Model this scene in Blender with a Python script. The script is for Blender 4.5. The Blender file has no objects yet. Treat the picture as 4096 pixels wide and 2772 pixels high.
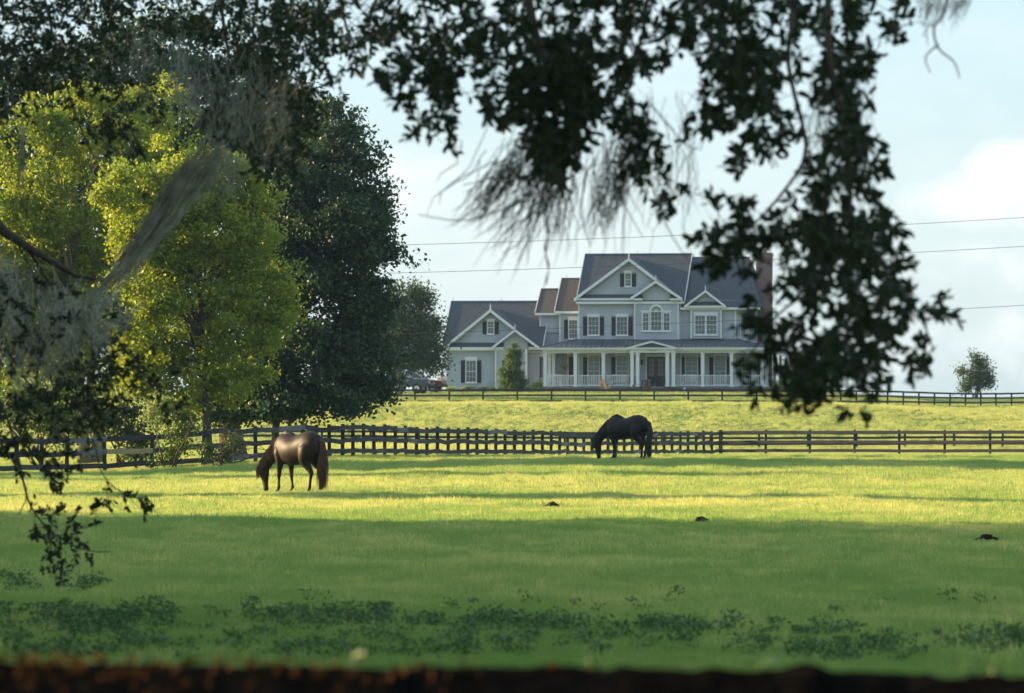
import bpy, bmesh, math, random
import numpy as np
from mathutils import Vector, Matrix, Quaternion

# ------------------------------------------------------------------ camera, sky, sun, exposure
scene = bpy.context.scene
R = math.radians
F = 22756.0            # focal length in photo pixels (200 mm on 36 mm, 4096 px wide)
CX, HY = 2048.0, 1620.0  # photo column of the optical axis, photo row of the horizon
EYE = 2.25
cam_d = bpy.data.cameras.new('camera'); cam = bpy.data.objects.new('camera', cam_d)
scene.collection.objects.link(cam); scene.camera = cam
cam.location = (0, 0, EYE); cam.rotation_euler = (R(90), 0, 0)
cam_d.lens = 200; cam_d.sensor_width = 36; cam_d.shift_y = (HY - 1386) / 4096
cam_d.clip_start = 0.5; cam_d.clip_end = 6000
cam_d.dof.use_dof = True; cam_d.dof.focus_distance = 155; cam_d.dof.aperture_fstop = 4.6

SUN_B, SUN_EL = 21.0, 14.0           # degrees the sun stands behind the left-hand side, elevation
sun_vec = Vector((-math.cos(R(SUN_B)) * math.cos(R(SUN_EL)), math.sin(R(SUN_B)) * math.cos(R(SUN_EL)), math.sin(R(SUN_EL))))
ld = bpy.data.lights.new('sun', 'SUN'); sun = bpy.data.objects.new('sun', ld); scene.collection.objects.link(sun)
ld.energy = 4.2; ld.angle = R(0.55); ld.color = (1.0, 0.73, 0.39)
sun.rotation_euler = (-sun_vec).to_track_quat('-Z', 'Y').to_euler()
sun.location = (0, 0, 60)

world = bpy.data.worlds.new('World'); scene.world = world; world.use_nodes = True
wn = world.node_tree.nodes; wl = world.node_tree.links
for n in list(wn): wn.remove(n)
w_out = wn.new('ShaderNodeOutputWorld'); w_bg = wn.new('ShaderNodeBackground'); w_bg.inputs['Strength'].default_value = 0.115
sky = wn.new('ShaderNodeTexSky'); sky.sky_type = 'NISHITA'; sky.sun_disc = False
sky.sun_elevation = R(SUN_EL)
sky.sun_rotation = math.atan2(sun_vec.x, sun_vec.y)
sky.air_density = 1.0; sky.dust_density = 0.6; sky.ozone_density = 3.0
# soft cumulus banks mixed into the sky (direction-based, the same all round)
tc = wn.new('ShaderNodeTexCoord')
def wmath(op, a, b=None, c=None):
    n = wn.new('ShaderNodeMath'); n.operation = op
    for i, v in enumerate((a, b, c)):
        if v is None: continue
        if isinstance(v, (int, float)): n.inputs[i].default_value = v
        else: wl.new(v, n.inputs[i])
    return n.outputs[0]
mapn = wn.new('ShaderNodeMapping'); mapn.inputs['Scale'].default_value = (1, 1, 2.0); mapn.inputs['Location'].default_value = (0.31, 0.12, 0.44)
wl.new(tc.outputs['Generated'], mapn.inputs['Vector'])
nz = wn.new('ShaderNodeTexNoise'); nz.inputs['Scale'].default_value = 17; nz.inputs['Detail'].default_value = 9; nz.inputs['Roughness'].default_value = 0.55
wl.new(mapn.outputs[0], nz.inputs['Vector'])
def cloud_at(x, y, sx, sy):
    """soft lump of cloud about a sky direction"""
    sep = wn.new('ShaderNodeSeparateXYZ'); wl.new(tc.outputs['Generated'], sep.inputs[0])
    # direction ratios x/y and z/y  (y is north, into the view)
    dx = wmath('DIVIDE', sep.outputs[0], wmath('MAXIMUM', sep.outputs[1], 0.05))
    dz = wmath('DIVIDE', sep.outputs[2], wmath('MAXIMUM', sep.outputs[1], 0.05))
    ex = wmath('POWER', wmath('ABSOLUTE', wmath('DIVIDE', wmath('SUBTRACT', dx, (x - CX) / F), sx / F)), 2.0)
    ez = wmath('POWER', wmath('ABSOLUTE', wmath('DIVIDE', wmath('SUBTRACT', dz, (HY - y) / F), sy / F)), 2.0)
    return wmath('MAXIMUM', wmath('SUBTRACT', 1.0, wmath('ADD', ex, ez)), 0.0)
nz2 = wn.new('ShaderNodeTexNoise'); nz2.inputs['Scale'].default_value = 95; nz2.inputs['Detail'].default_value = 8; nz2.inputs['Roughness'].default_value = 0.6
wl.new(tc.outputs['Generated'], nz2.inputs['Vector'])
lumps = None
for spec in [(4040, 690, 230, 170, 1.0), (3880, 800, 380, 150, .75), (4180, 800, 300, 150, .7), (3760, 850, 380, 90, .35), (3850, 1060, 260, 120, .45), (4050, 1090, 220, 110, .45), (4200, 1380, 420, 240, .4), (3500, 1380, 720, 220, .3),
             (1640, 670, 240, 120, .6), (1560, 780, 300, 180, .45)]:
    c = wmath('MULTIPLY', cloud_at(*spec[:4]), spec[4]); lumps = c if lumps is None else wmath('MAXIMUM', lumps, c)
lump_m = wmath('MULTIPLY', wmath('ADD', lumps, wmath('MULTIPLY', wmath('SUBTRACT', nz2.outputs[0], 0.5), 1.7)), wmath('MINIMUM', wmath('MULTIPLY', lumps, 4.0), 1.0))
ramp = wn.new('ShaderNodeValToRGB'); ramp.color_ramp.elements[0].position = 0.02; ramp.color_ramp.elements[1].position = 0.95; ramp.color_ramp.interpolation = 'EASE'
wl.new(lump_m, ramp.inputs[0])
ramp2 = wn.new('ShaderNodeValToRGB'); ramp2.color_ramp.elements[0].position = 0.42; ramp2.color_ramp.elements[1].position = 0.72
wl.new(nz.outputs[0], ramp2.inputs[0])
cmask = wmath('MINIMUM', wmath('ADD', wmath('MULTIPLY', ramp.outputs[0], 0.6), wmath('MULTIPLY', ramp2.outputs[0], 0.32)), 0.85)
SKY_WHITE = (3.4, 3.4, 3.3, 1)
veil = wn.new('ShaderNodeMix'); veil.data_type = 'RGBA'; veil.inputs[0].default_value = 0.75
veil.inputs[7].default_value = (1.55, 2.02, 2.36, 1)
wl.new(sky.outputs[0], veil.inputs[6])
mixc = wn.new('ShaderNodeMix'); mixc.data_type = 'RGBA'; mixc.inputs[7].default_value = SKY_WHITE
wl.new(cmask, mixc.inputs[0]); wl.new(veil.outputs[2], mixc.inputs[6])
wl.new(mixc.outputs[2], w_bg.inputs['Color']); wl.new(w_bg.outputs[0], w_out.inputs[0])

vs = scene.view_settings
vs.view_transform = 'Standard'; vs.look = 'None'; vs.gamma = 1.0; vs.use_curve_mapping = False
vs.exposure = 1.68
scene.cycles.use_denoising = True
scene.cycles.max_bounces = 6; scene.cycles.diffuse_bounces = 4; scene.cycles.transparent_max_bounces = 8; scene.cycles.transmission_bounces = 6
scene.cycles.caustics_reflective = False; scene.cycles.caustics_refractive = False

rng = np.random.default_rng(11)
rnd = random.Random(5)

# ------------------------------------------------------------------ helpers
COL = scene.collection
def W(x, y, D):
    """photo pixel + distance -> world point"""
    return Vector(((x - CX) / F * D, D, EYE + (HY - y) / F * D))
DP = 4096 / 2324.0
def WD(x, y, D):
    return W(x * DP, y * DP, D)

def tag(o, label=None, category=None, group=None, kind=None):
    if label: o['label'] = label
    if category: o['category'] = category
    if group: o['group'] = group
    if kind: o['kind'] = kind
    return o

def empty(name, loc=(0, 0, 0), rz=0.0, **k):
    o = bpy.data.objects.new(name, None); COL.objects.link(o); o.empty_display_size = 0.2
    o.location = loc; o.rotation_euler = (0, 0, rz)
    return tag(o, **k)

def mesh_np(name, V, quads=None, tris=None, attr=None, smooth=False):
    V = np.asarray(V, dtype=np.float32).reshape(-1, 3)
    me = bpy.data.meshes.new(name)
    me.vertices.add(len(V)); me.vertices.foreach_set('co', V.ravel())
    loops = []; starts = []; totals = []; pos = 0
    for arr, k in ((quads, 4), (tris, 3)):
        if arr is None or len(arr) == 0: continue
        arr = np.asarray(arr, dtype=np.int32).reshape(-1, k)
        loops.append(arr.ravel()); starts.append(pos + np.arange(len(arr)) * k); totals.append(np.full(len(arr), k)); pos += arr.size
    if loops:
        L = np.concatenate(loops); S = np.concatenate(starts).astype(np.int32); T = np.concatenate(totals).astype(np.int32)
        me.loops.add(len(L)); me.loops.foreach_set('vertex_index', L)
        me.polygons.add(len(S)); me.polygons.foreach_set('loop_start', S); me.polygons.foreach_set('loop_total', T)
        if smooth: me.polygons.foreach_set('use_smooth', np.ones(len(S), dtype=bool))
    if attr is not None:
        for an, av in attr.items():
            a = me.attributes.new(an, 'FLOAT', 'POINT'); a.data.foreach_set('value', np.asarray(av, dtype=np.float32))
    me.update(calc_edges=True); me.validate()
    return me

def obj(name, me, mat=None, parent=None, loc=None, **k):
    o = bpy.data.objects.new(name, me); COL.objects.link(o)
    if mat is not None and len(me.materials) == 0: me.materials.append(mat)
    if parent is not None: o.parent = parent
    if loc is not None: o.location = loc
    return tag(o, **k)

class MB:
    """collects shapes into one mesh"""
    def __init__(s): s.v = []; s.f = []
    def add(s, vs_, fs):
        b = len(s.v); s.v.extend([tuple(p) for p in vs_]); s.f.extend([tuple(i + b for i in f) for f in fs])
    def box(s, x0, x1, y0, y1, z0, z1):
        s.add([(x0, y0, z0), (x1, y0, z0), (x1, y1, z0), (x0, y1, z0), (x0, y0, z1), (x1, y0, z1), (x1, y1, z1), (x0, y1, z1)],
              [(0, 3, 2, 1), (4, 5, 6, 7), (0, 1, 5, 4), (1, 2, 6, 5), (2, 3, 7, 6), (3, 0, 4, 7)])
    def beam(s, p, q, w, h, up=(0, 0, 1)):
        """box beam from p to q, width w across, height h along up"""
        p = Vector(p); q = Vector(q); d = (q - p).normalized(); up = Vector(up)
        side = d.cross(up).normalized() * (w / 2); u = side.cross(d).normalized() * (h / 2)
        vs_ = []
        for c in (p, q):
            vs_ += [c - side - u, c + side - u, c + side + u, c - side + u]
        s.add(vs_, [(0, 1, 2, 3), (7, 6, 5, 4), (0, 4, 5, 1), (1, 5, 6, 2), (2, 6, 7, 3), (3, 7, 4, 0)])
    def slab(s, pts, t):
        """planar polygon thickened downwards by t"""
        pts = [Vector(p) for p in pts]; n = len(pts)
        nor = (pts[1] - pts[0]).cross(pts[2] - pts[0]).normalized()
        if nor.z < 0: pts = pts[::-1]; nor = -nor
        low = [p - nor * t for p in pts]
        s.add(pts + low, [tuple(range(n)), tuple(range(2 * n - 1, n - 1, -1))] + [(i, i + n, (i + 1) % n + n, (i + 1) % n) for i in range(n)])
    def prism_y(s, poly, y0, y1):
        """polygon of (x, z), extruded along y"""
        n = len(poly)
        vs_ = [(x, y0, z) for x, z in poly] + [(x, y1, z) for x, z in poly]
        s.add(vs_, [tuple(range(n - 1, -1, -1)), tuple(range(n, 2 * n))] + [(i, (i + 1) % n, (i + 1) % n + n, i + n) for i in range(n)])
    def tube(s, pts, rad, sides=6, cap=True):
        pts = [Vector(p) for p in pts]; n = len(pts)
        if not hasattr(rad, '__len__'): rad = [rad] * n
        rings = []; b = len(s.v)
        prev = None
        for i, p in enumerate(pts):
            d = (pts[min(i + 1, n - 1)] - pts[max(i - 1, 0)])
            if d.length < 1e-9: d = Vector((0, 0, 1))
            d.normalize()
            a = prev if prev is not None else (Vector((1, 0, 0)) if abs(d.x) < 0.8 else Vector((0, 1, 0)))
            a = (a - d * a.dot(d)).normalized(); bb = d.cross(a); prev = a
            for k in range(sides):
                t = 2 * math.pi * k / sides
                s.v.append(tuple(p + (a * math.cos(t) + bb * math.sin(t)) * rad[i]))
        for i in range(n - 1):
            for k in range(sides):
                k2 = (k + 1) % sides
                s.f.append((b + i * sides + k, b + i * sides + k2, b + (i + 1) * sides + k2, b + (i + 1) * sides + k))
        if cap:
            s.f.append(tuple(b + k for k in range(sides - 1, -1, -1))); s.f.append(tuple(b + (n - 1) * sides + k for k in range(sides)))
    def lathe(s, prof, c=(0, 0, 0), sides=14):
        c = Vector(c); b = len(s.v); n = len(prof)
        for r, z in prof:
            for k in range(sides):
                t = 2 * math.pi * k / sides; s.v.append((c.x + r * math.cos(t), c.y + r * math.sin(t), c.z + z))
        for i in range(n - 1):
            for k in range(sides):
                k2 = (k + 1) % sides; s.f.append((b + i * sides + k, b + i * sides + k2, b + (i + 1) * sides + k2, b + (i + 1) * sides + k))
        s.f.append(tuple(b + k for k in range(sides - 1, -1, -1))); s.f.append(tuple(b + (n - 1) * sides + k for k in range(sides)))
    def mesh(s, name, smooth=False):
        me = bpy.data.meshes.new(name); me.from_pydata(s.v, [], s.f); me.update()
        if smooth:
            me.polygons.foreach_set('use_smooth', np.ones(len(me.polygons), dtype=bool))
        return me
    def build(s, name, mat, parent=None, smooth=False, **k):
        return obj(name, s.mesh(name, smooth), mat, parent, **k)

# ------------------------------------------------------------------ materials
def M(name, color, rough=0.7, metal=0.0, spec=0.35, var=0.0, var2=None, scale=6.0, bump=0.0, bscale=40.0, coat=0.0, stretch=(1, 1, 1), detail=6):
    m = bpy.data.materials.new(name); m.use_nodes = True; nt = m.node_tree; p = nt.nodes['Principled BSDF']
    p.inputs['Roughness'].default_value = rough; p.inputs['Metallic'].default_value = metal; p.inputs['Specular IOR Level'].default_value = spec
    if coat: p.inputs['Coat Weight'].default_value = coat; p.inputs['Coat Roughness'].default_value = 0.08
    c = Vector(color[:3])
    tc_ = nt.nodes.new('ShaderNodeTexCoord'); mp = nt.nodes.new('ShaderNodeMapping'); mp.inputs['Scale'].default_value = stretch
    nt.links.new(tc_.outputs['Object'], mp.inputs[0])
    if var or var2:
        nz_ = nt.nodes.new('ShaderNodeTexNoise'); nz_.inputs['Scale'].default_value = scale; nz_.inputs['Detail'].default_value = detail
        nt.links.new(mp.outputs[0], nz_.inputs['Vector'])
        rp = nt.nodes.new('ShaderNodeValToRGB'); rp.color_ramp.elements[0].position = 0.3; rp.color_ramp.elements[1].position = 0.7
        lo = c * (1 - var); hi = Vector(var2) if var2 else c * (1 + var)
        rp.color_ramp.elements[0].color = (*lo, 1); rp.color_ramp.elements[1].color = (*hi, 1)
        nt.links.new(nz_.outputs[0], rp.inputs[0]); nt.links.new(rp.outputs[0], p.inputs['Base Color'])
    else:
        p.inputs['Base Color'].default_value = (*c, 1)
    if bump:
        nb = nt.nodes.new('ShaderNodeTexNoise'); nb.inputs['Scale'].default_value = bscale; nb.inputs['Detail'].default_value = 5
        nt.links.new(mp.outputs[0], nb.inputs['Vector'])
        bp = nt.nodes.new('ShaderNodeBump'); bp.inputs['Strength'].default_value = bump; bp.inputs['Distance'].default_value = 0.05
        nt.links.new(nb.outputs[0], bp.inputs['Height']); nt.links.new(bp.outputs[0], p.inputs['Normal'])
    return m

def leaf_mat(name, dark, light, trans, tmix=0.35, rough=0.5, attr='v', atype='GEOMETRY', spec=0.4, nscale=0.0):
    m = bpy.data.materials.new(name); m.use_nodes = True; nt = m.node_tree; p = nt.nodes['Principled BSDF']; out = nt.nodes['Material Output']
    at = nt.nodes.new('ShaderNodeAttribute'); at.attribute_name = attr; at.attribute_type = atype
    fac = at.outputs['Fac']
    mx = nt.nodes.new('ShaderNodeMix'); mx.data_type = 'RGBA'; mx.inputs[6].default_value = (*dark, 1); mx.inputs[7].default_value = (*light, 1)
    nt.links.new(fac, mx.inputs[0])
    nt.links.new(mx.outputs[2], p.inputs['Base Color']); p.inputs['Roughness'].default_value = rough; p.inputs['Specular IOR Level'].default_value = spec
    tr = nt.nodes.new('ShaderNodeBsdfTranslucent'); mt = nt.nodes.new('ShaderNodeMix'); mt.data_type = 'RGBA'
    mt.inputs[6].default_value = (*(np.array([0.38, 0.58, 0.5]) * np.array(trans)), 1); mt.inputs[7].default_value = (*trans, 1)
    nt.links.new(fac, mt.inputs[0]); nt.links.new(mt.outputs[2], tr.inputs[0])
    ms = nt.nodes.new('ShaderNodeMixShader'); ms.inputs[0].default_value = tmix
    nt.links.new(p.outputs[0], ms.inputs[1]); nt.links.new(tr.outputs[0], ms.inputs[2]); nt.links.new(ms.outputs[0], out.inputs[0])
    return m

mat = {}
mat['white'] = M('white_paint', (0.74, 0.75, 0.76), 0.55, var=0.05, scale=3)
mat['siding'] = M('grey_siding', (0.42, 0.44, 0.50), 0.65, var=0.12, scale=0.7)
mat['shutter'] = M('dark_shutter_paint', (0.018, 0.022, 0.026), 0.5, var=0.2)
mat['shingle'] = M('asphalt_shingle', (0.070, 0.079, 0.098), 0.9, var=0.45, scale=9, bump=0.5, bscale=30, stretch=(1, 1, 2.5))
mat['shingle_brown'] = M('brown_shingle', (0.085, 0.07, 0.068), 0.9, var=0.4, scale=9, bump=0.5, bscale=30)
mat['metal_roof'] = M('standing_seam_metal', (0.10, 0.115, 0.135), 0.42, metal=0.35, spec=0.5, var=0.15, scale=2)
mat['porch_wall'] = mat['siding']
mat['ceiling'] = M('porch_ceiling', (0.5, 0.5, 0.48), 0.7)
mat['door'] = M('black_door_paint', (0.012, 0.013, 0.015), 0.35)
mat['glass'] = M('window_glass', (0.10, 0.12, 0.13), 0.15, spec=0.8, var=0.3, scale=1.2)
mat['glass_curtain'] = M('curtained_glass', (0.20, 0.22, 0.22), 0.22, spec=0.7, var=0.25, scale=3, stretch=(6, 1, 0.4))
mat['glass_door'] = M('door_glass', (0.22, 0.24, 0.26), 0.12, spec=0.8, var=0.3, var2=(0.30, 0.16, 0.09), scale=2.0)  # warm orange reflections mixed into the glass colour
mat['tan'] = M('tan_blind', (0.42, 0.34, 0.22), 0.8)
mat['trunk'] = M('oak_bark', (0.07, 0.055, 0.045), 0.95, var=0.4, scale=8, bump=0.9, bscale=14, stretch=(1, 1, 0.25))
mat['trunk_red'] = M('reddish_bark', (0.15, 0.085, 0.06), 0.95, var=0.35, scale=6, bump=0.9, bscale=12, stretch=(1, 1, 0.3))
mat['trunk_pale'] = M('pale_bark', (0.26, 0.23, 0.18), 0.9, var=0.3, scale=6, bump=0.6, bscale=12, stretch=(1, 1, 0.3))
mat['twig'] = M('twig_bark', (0.035, 0.030, 0.026), 0.95, var=0.3, scale=20)
mat['post'] = M('dark_fence_wood', (0.030, 0.030, 0.033), 0.85, var=0.45, scale=5, bump=0.5, bscale=25, stretch=(1, 1, 0.3))
mat['rail'] = M('dark_rail_wood', (0.034, 0.035, 0.039), 0.85, var=0.45, scale=4, bump=0.5, bscale=20, stretch=(0.3, 0.3, 2))
mat['rail_grey'] = M('weathered_grey_wood', (0.13, 0.135, 0.14), 0.9, var=0.35, scale=4, bump=0.5, bscale=20, stretch=(0.3, 0.3, 2))
mat['rail_mid'] = M('faded_rail_wood', (0.062, 0.062, 0.066), 0.9, var=0.4, scale=4, bump=0.5, bscale=20, stretch=(0.3, 0.3, 2))
mat['rail_tan'] = M('new_unpainted_wood', (0.33, 0.27, 0.15), 0.8, var=0.2, scale=4, stretch=(0.3, 0.3, 2))
mat['wood_chair'] = M('weathered_chair_wood', (0.13, 0.105, 0.085), 0.8, var=0.3, scale=5)
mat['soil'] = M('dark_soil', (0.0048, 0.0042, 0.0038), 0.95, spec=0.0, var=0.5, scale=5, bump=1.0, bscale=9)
mat['dung'] = M('manure', (0.030, 0.022, 0.015), 0.95, var=0.4, scale=20, bump=0.8, bscale=30)
mat['black_rubber'] = M('tyre_rubber', (0.012, 0.012, 0.013), 0.85)
mat['chrome'] = M('bright_metal', (0.55, 0.56, 0.58), 0.25, metal=1.0)
mat['blue_paint'] = M('dark_blue_car_paint', (0.010, 0.025, 0.065), 0.25, spec=0.5, coat=0.8, var=0.05)
mat['red_paint'] = M('dark_red_car_paint', (0.20, 0.022, 0.018), 0.25, spec=0.5, coat=0.8)
mat['white_car'] = M('white_car_paint', (0.62, 0.62, 0.60), 0.3, coat=0.6)
mat['lamp_orange'] = M('amber_lens', (0.65, 0.25, 0.10), 0.25, coat=0.6)
mat['tank'] = M('grey_tank_paint', (0.25, 0.27, 0.28), 0.5)
mat['terracotta'] = M('dark_planter', (0.04, 0.045, 0.05), 0.7, var=0.2)
mat['wire'] = M('power_wire', (0.06, 0.06, 0.065), 0.6)
mat['pole'] = M('utility_pole_wood', (0.10, 0.08, 0.06), 0.9, var=0.3, stretch=(1, 1, 0.2))
mat['sign_blue'] = M('blue_sign_paint', (0.02, 0.12, 0.40), 0.5)
mat['number'] = M('house_number_metal', (0.22, 0.24, 0.28), 0.5)

def brick_mat(name, c1, c2, mortar, scale):
    m = bpy.data.materials.new(name); m.use_nodes = True; nt = m.node_tree; p = nt.nodes['Principled BSDF']; p.inputs['Roughness'].default_value = 0.9
    tc_ = nt.nodes.new('ShaderNodeTexCoord'); sp = nt.nodes.new('ShaderNodeSeparateXYZ'); cb = nt.nodes.new('ShaderNodeCombineXYZ')
    nt.links.new(tc_.outputs['Object'], sp.inputs[0])
    ad = nt.nodes.new('ShaderNodeMath'); nt.links.new(sp.outputs[0], ad.inputs[0]); nt.links.new(sp.outputs[1], ad.inputs[1])
    nt.links.new(ad.outputs[0], cb.inputs[0]); nt.links.new(sp.outputs[2], cb.inputs[1])
    br = nt.nodes.new('ShaderNodeTexBrick'); nt.links.new(cb.outputs[0], br.inputs['Vector'])
    br.inputs['Color1'].default_value = (*c1, 1); br.inputs['Color2'].default_value = (*c2, 1); br.inputs['Mortar'].default_value = (*mortar, 1)
    br.inputs['Scale'].default_value = scale; br.inputs['Mortar Size'].default_value = 0.012; br.inputs['Brick Width'].default_value = 0.22; br.inputs['Row Height'].default_value = 0.076
    nt.links.new(br.outputs[0], p.inputs['Base Color'])
    bp = nt.nodes.new('ShaderNodeBump'); bp.inputs['Strength'].default_value = 0.5; bp.inputs['Distance'].default_value = 0.01; bp.invert = True
    nt.links.new(br.outputs['Fac'], bp.inputs['Height']); nt.links.new(bp.outputs[0], p.inputs['Normal'])
    return m
mat['brick'] = brick_mat('red_brick', (0.19, 0.085, 0.075), (0.14, 0.06, 0.055), (0.22, 0.20, 0.19), 1.0)

mat['leaf_yellow'] = leaf_mat('maple_leaf', (0.12, 0.185, 0.022), (0.27, 0.305, 0.036), (0.54, 0.58, 0.05), 0.45)
mat['leaf_green'] = leaf_mat('bright_leaf', (0.045, 0.085, 0.014), (0.090, 0.140, 0.020), (0.20, 0.27, 0.03), 0.4)
mat['leaf_dark'] = leaf_mat('oak_leaf', (0.026, 0.056, 0.026), (0.052, 0.098, 0.040), (0.08, 0.14, 0.04), 0.25)
mat['leaf_mid'] = leaf_mat('mid_leaf', (0.035, 0.065, 0.022), (0.070, 0.105, 0.030), (0.13, 0.18, 0.03), 0.3)
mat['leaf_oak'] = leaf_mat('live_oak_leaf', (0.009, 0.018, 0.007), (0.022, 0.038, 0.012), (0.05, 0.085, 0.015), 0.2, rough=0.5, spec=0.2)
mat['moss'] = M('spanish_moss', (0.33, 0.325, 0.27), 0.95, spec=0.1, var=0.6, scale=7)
mat['moss_backlit'] = M('backlit_spanish_moss', (0.085, 0.082, 0.068), 0.95, spec=0.1, var=0.5, scale=7)  # same moss seen against the sky, its backlit shade put into the colour
mat['litter'] = leaf_mat('dry_leaf', (0.02, 0.010, 0.005), (0.095, 0.038, 0.012), (0.12, 0.05, 0.012), 0.2, rough=0.9, spec=0.03)
mat['weed'] = leaf_mat('weed_leaf', (0.050, 0.115, 0.026), (0.11, 0.21, 0.05), (0.06, 0.12, 0.03), 0.25)
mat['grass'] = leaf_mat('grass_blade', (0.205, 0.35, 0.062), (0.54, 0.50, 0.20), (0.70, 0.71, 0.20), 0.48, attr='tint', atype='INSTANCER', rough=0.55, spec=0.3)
# ------------------------------------------------------------------ terrain
KD = {  # height relative to the eye along five sight columns: (distance, height)
    300:  [(-60, -1.75), (0, -1.75), (25, -1.95), (49, -2.22), (100, -2.25), (145, -2.28), (200, -2.50), (217, -2.60), (235, -2.52), (257, -2.5), (277, -2.5), (305, -2.55), (322, -2.6), (340, -2.4), (370, -1.2), (398, 0.12), (407, 0.0), (430, 0.66), (455, 1.08), (520, 1.08), (700, 0.0), (1200, -6), (2600, -25)],
    1400: [(-60, -1.75), (0, -1.75), (25, -1.95), (49, -2.22), (100, -2.25), (145, -2.25), (200, -2.12), (217, -2.14), (235, -2.18), (257, -2.38), (277, -2.5), (305, -2.62), (322, -2.7), (340, -2.5), (370, -1.2), (398, 0.14), (407, 0.0), (430, 0.66), (455, 1.08), (520, 1.08), (700, 0.0), (1200, -6), (2600, -25)],
    2450: [(-60, -1.75), (0, -1.75), (25, -1.95), (49, -2.22), (100, -2.25), (145, -2.22), (200, -1.94), (217, -2.05), (235, -2.20), (257, -2.38), (277, -2.53), (305, -2.74), (322, -2.88), (340, -2.6), (370, -1.2), (398, 0.14), (407, 0.0), (430, 0.66), (455, 1.08), (520, 1.08), (700, 0.0), (1200, -6), (2600, -25)],
    3300: [(-60, -1.75), (0, -1.75), (25, -1.95), (49, -2.22), (100, -2.25), (145, -2.22), (200, -1.97), (217, -2.08), (235, -2.21), (257, -2.39), (277, -2.53), (305, -2.74), (322, -2.86), (340, -2.6), (370, -1.25), (398, 0.10), (407, -0.02), (430, 0.60), (455, 1.02), (520, 1.0), (700, 0.0), (1200, -6), (2600, -25)],
    3900: [(-60, -1.75), (0, -1.75), (25, -1.95), (49, -2.22), (100, -2.25), (145, -2.22), (200, -2.0), (217, -2.1), (235, -2.23), (257, -2.40), (277, -2.54), (305, -2.74), (322, -2.85), (340, -2.55), (370, -1.45), (398, -0.50), (407, -0.32), (430, -0.05), (455, 0.22), (490, 0.62), (520, 0.70), (700, 0.0), (1200, -6), (2600, -25)],
}
def _pchip(xs, ys):
    xs = np.array(xs, float); ys = np.array(ys, float); h = np.diff(xs); d = np.diff(ys) / h
    m = np.zeros_like(xs); m[0] = d[0]; m[-1] = d[-1]
    for i in range(1, len(xs) - 1):
        if d[i - 1] * d[i] > 0:
            w1 = 2 * h[i] + h[i - 1]; w2 = h[i] + 2 * h[i - 1]; m[i] = (w1 + w2) / (w1 / d[i - 1] + w2 / d[i])
    def f(x):
        x = np.clip(x, xs[0], xs[-1]); i = np.clip(np.searchsorted(xs, x) - 1, 0, len(xs) - 2)
        t = (x - xs[i]) / h[i]; t2 = t * t; t3 = t2 * t
        return (2 * t3 - 3 * t2 + 1) * ys[i] + (t3 - 2 * t2 + t) * h[i] * m[i] + (-2 * t3 + 3 * t2) * ys[i + 1] + (t3 - t2) * h[i] * m[i + 1]
    return f
_cols = sorted(KD); _us = np.array([(c - CX) / F for c in _cols]); _fs = [_pchip([a for a, b in KD[c]], [b for a, b in KD[c]]) for c in _cols]
def tz(X, Y):
    """terrain height (world z)"""
    X = np.asarray(X, float); Y = np.asarray(Y, float)
    u = np.clip(X / np.maximum(Y, 60.0), _us[0], _us[-1])
    vals = [f(Y) for f in _fs]
    i = np.clip(np.searchsorted(_us, u) - 1, 0, len(_us) - 2)
    t = (u - _us[i]) / (_us[i + 1] - _us[i]); t = t * t * (3 - 2 * t)
    V = np.stack(np.broadcast_arrays(*vals))
    a = np.take_along_axis(V, i[None], 0)[0] if V.ndim > 1 else V[i]
    b = np.take_along_axis(V, i[None] + 1, 0)[0] if V.ndim > 1 else V[i + 1]
    und = 0.03 * np.sin(X * 0.45 + Y * 0.11) * np.sin(Y * 0.17 + 1.3) + 0.02 * np.sin(X * 0.9 - Y * 0.23)
    und = und * np.clip((Y - 30) / 30, 0, 1) * np.where(Y > 190, 0.4, 1.0)
    return EYE + a * (1 - t) + b * t + und
def ground(x, D):
    """point on the ground under photo column x at distance D"""
    X = (x - CX) / F * D
    return Vector((X, D, float(tz(np.array(X), np.array(D)))))

Ys = np.concatenate([np.linspace(-60, 40, 21), np.linspace(44, 180, 69), np.linspace(183, 540, 180), np.linspace(560, 1000, 23), np.linspace(1080, 2600, 20)])
xs_half = np.concatenate([np.linspace(0, 60, 61), np.linspace(64, 140, 20), np.linspace(160, 900, 20)])
Xs = np.concatenate([-xs_half[:0:-1], xs_half])
GX, GY = np.meshgrid(Xs, Ys)
GZ = tz(GX, GY)
nx, ny = len(Xs), len(Ys)
idx = np.arange(nx * ny).reshape(ny, nx)
quads = np.stack([idx[:-1, :-1], idx[:-1, 1:], idx[1:, 1:], idx[1:, :-1]], -1).reshape(-1, 4)
me = mesh_np('pasture', np.stack([GX, GY, GZ], -1), quads, smooth=True)

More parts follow.
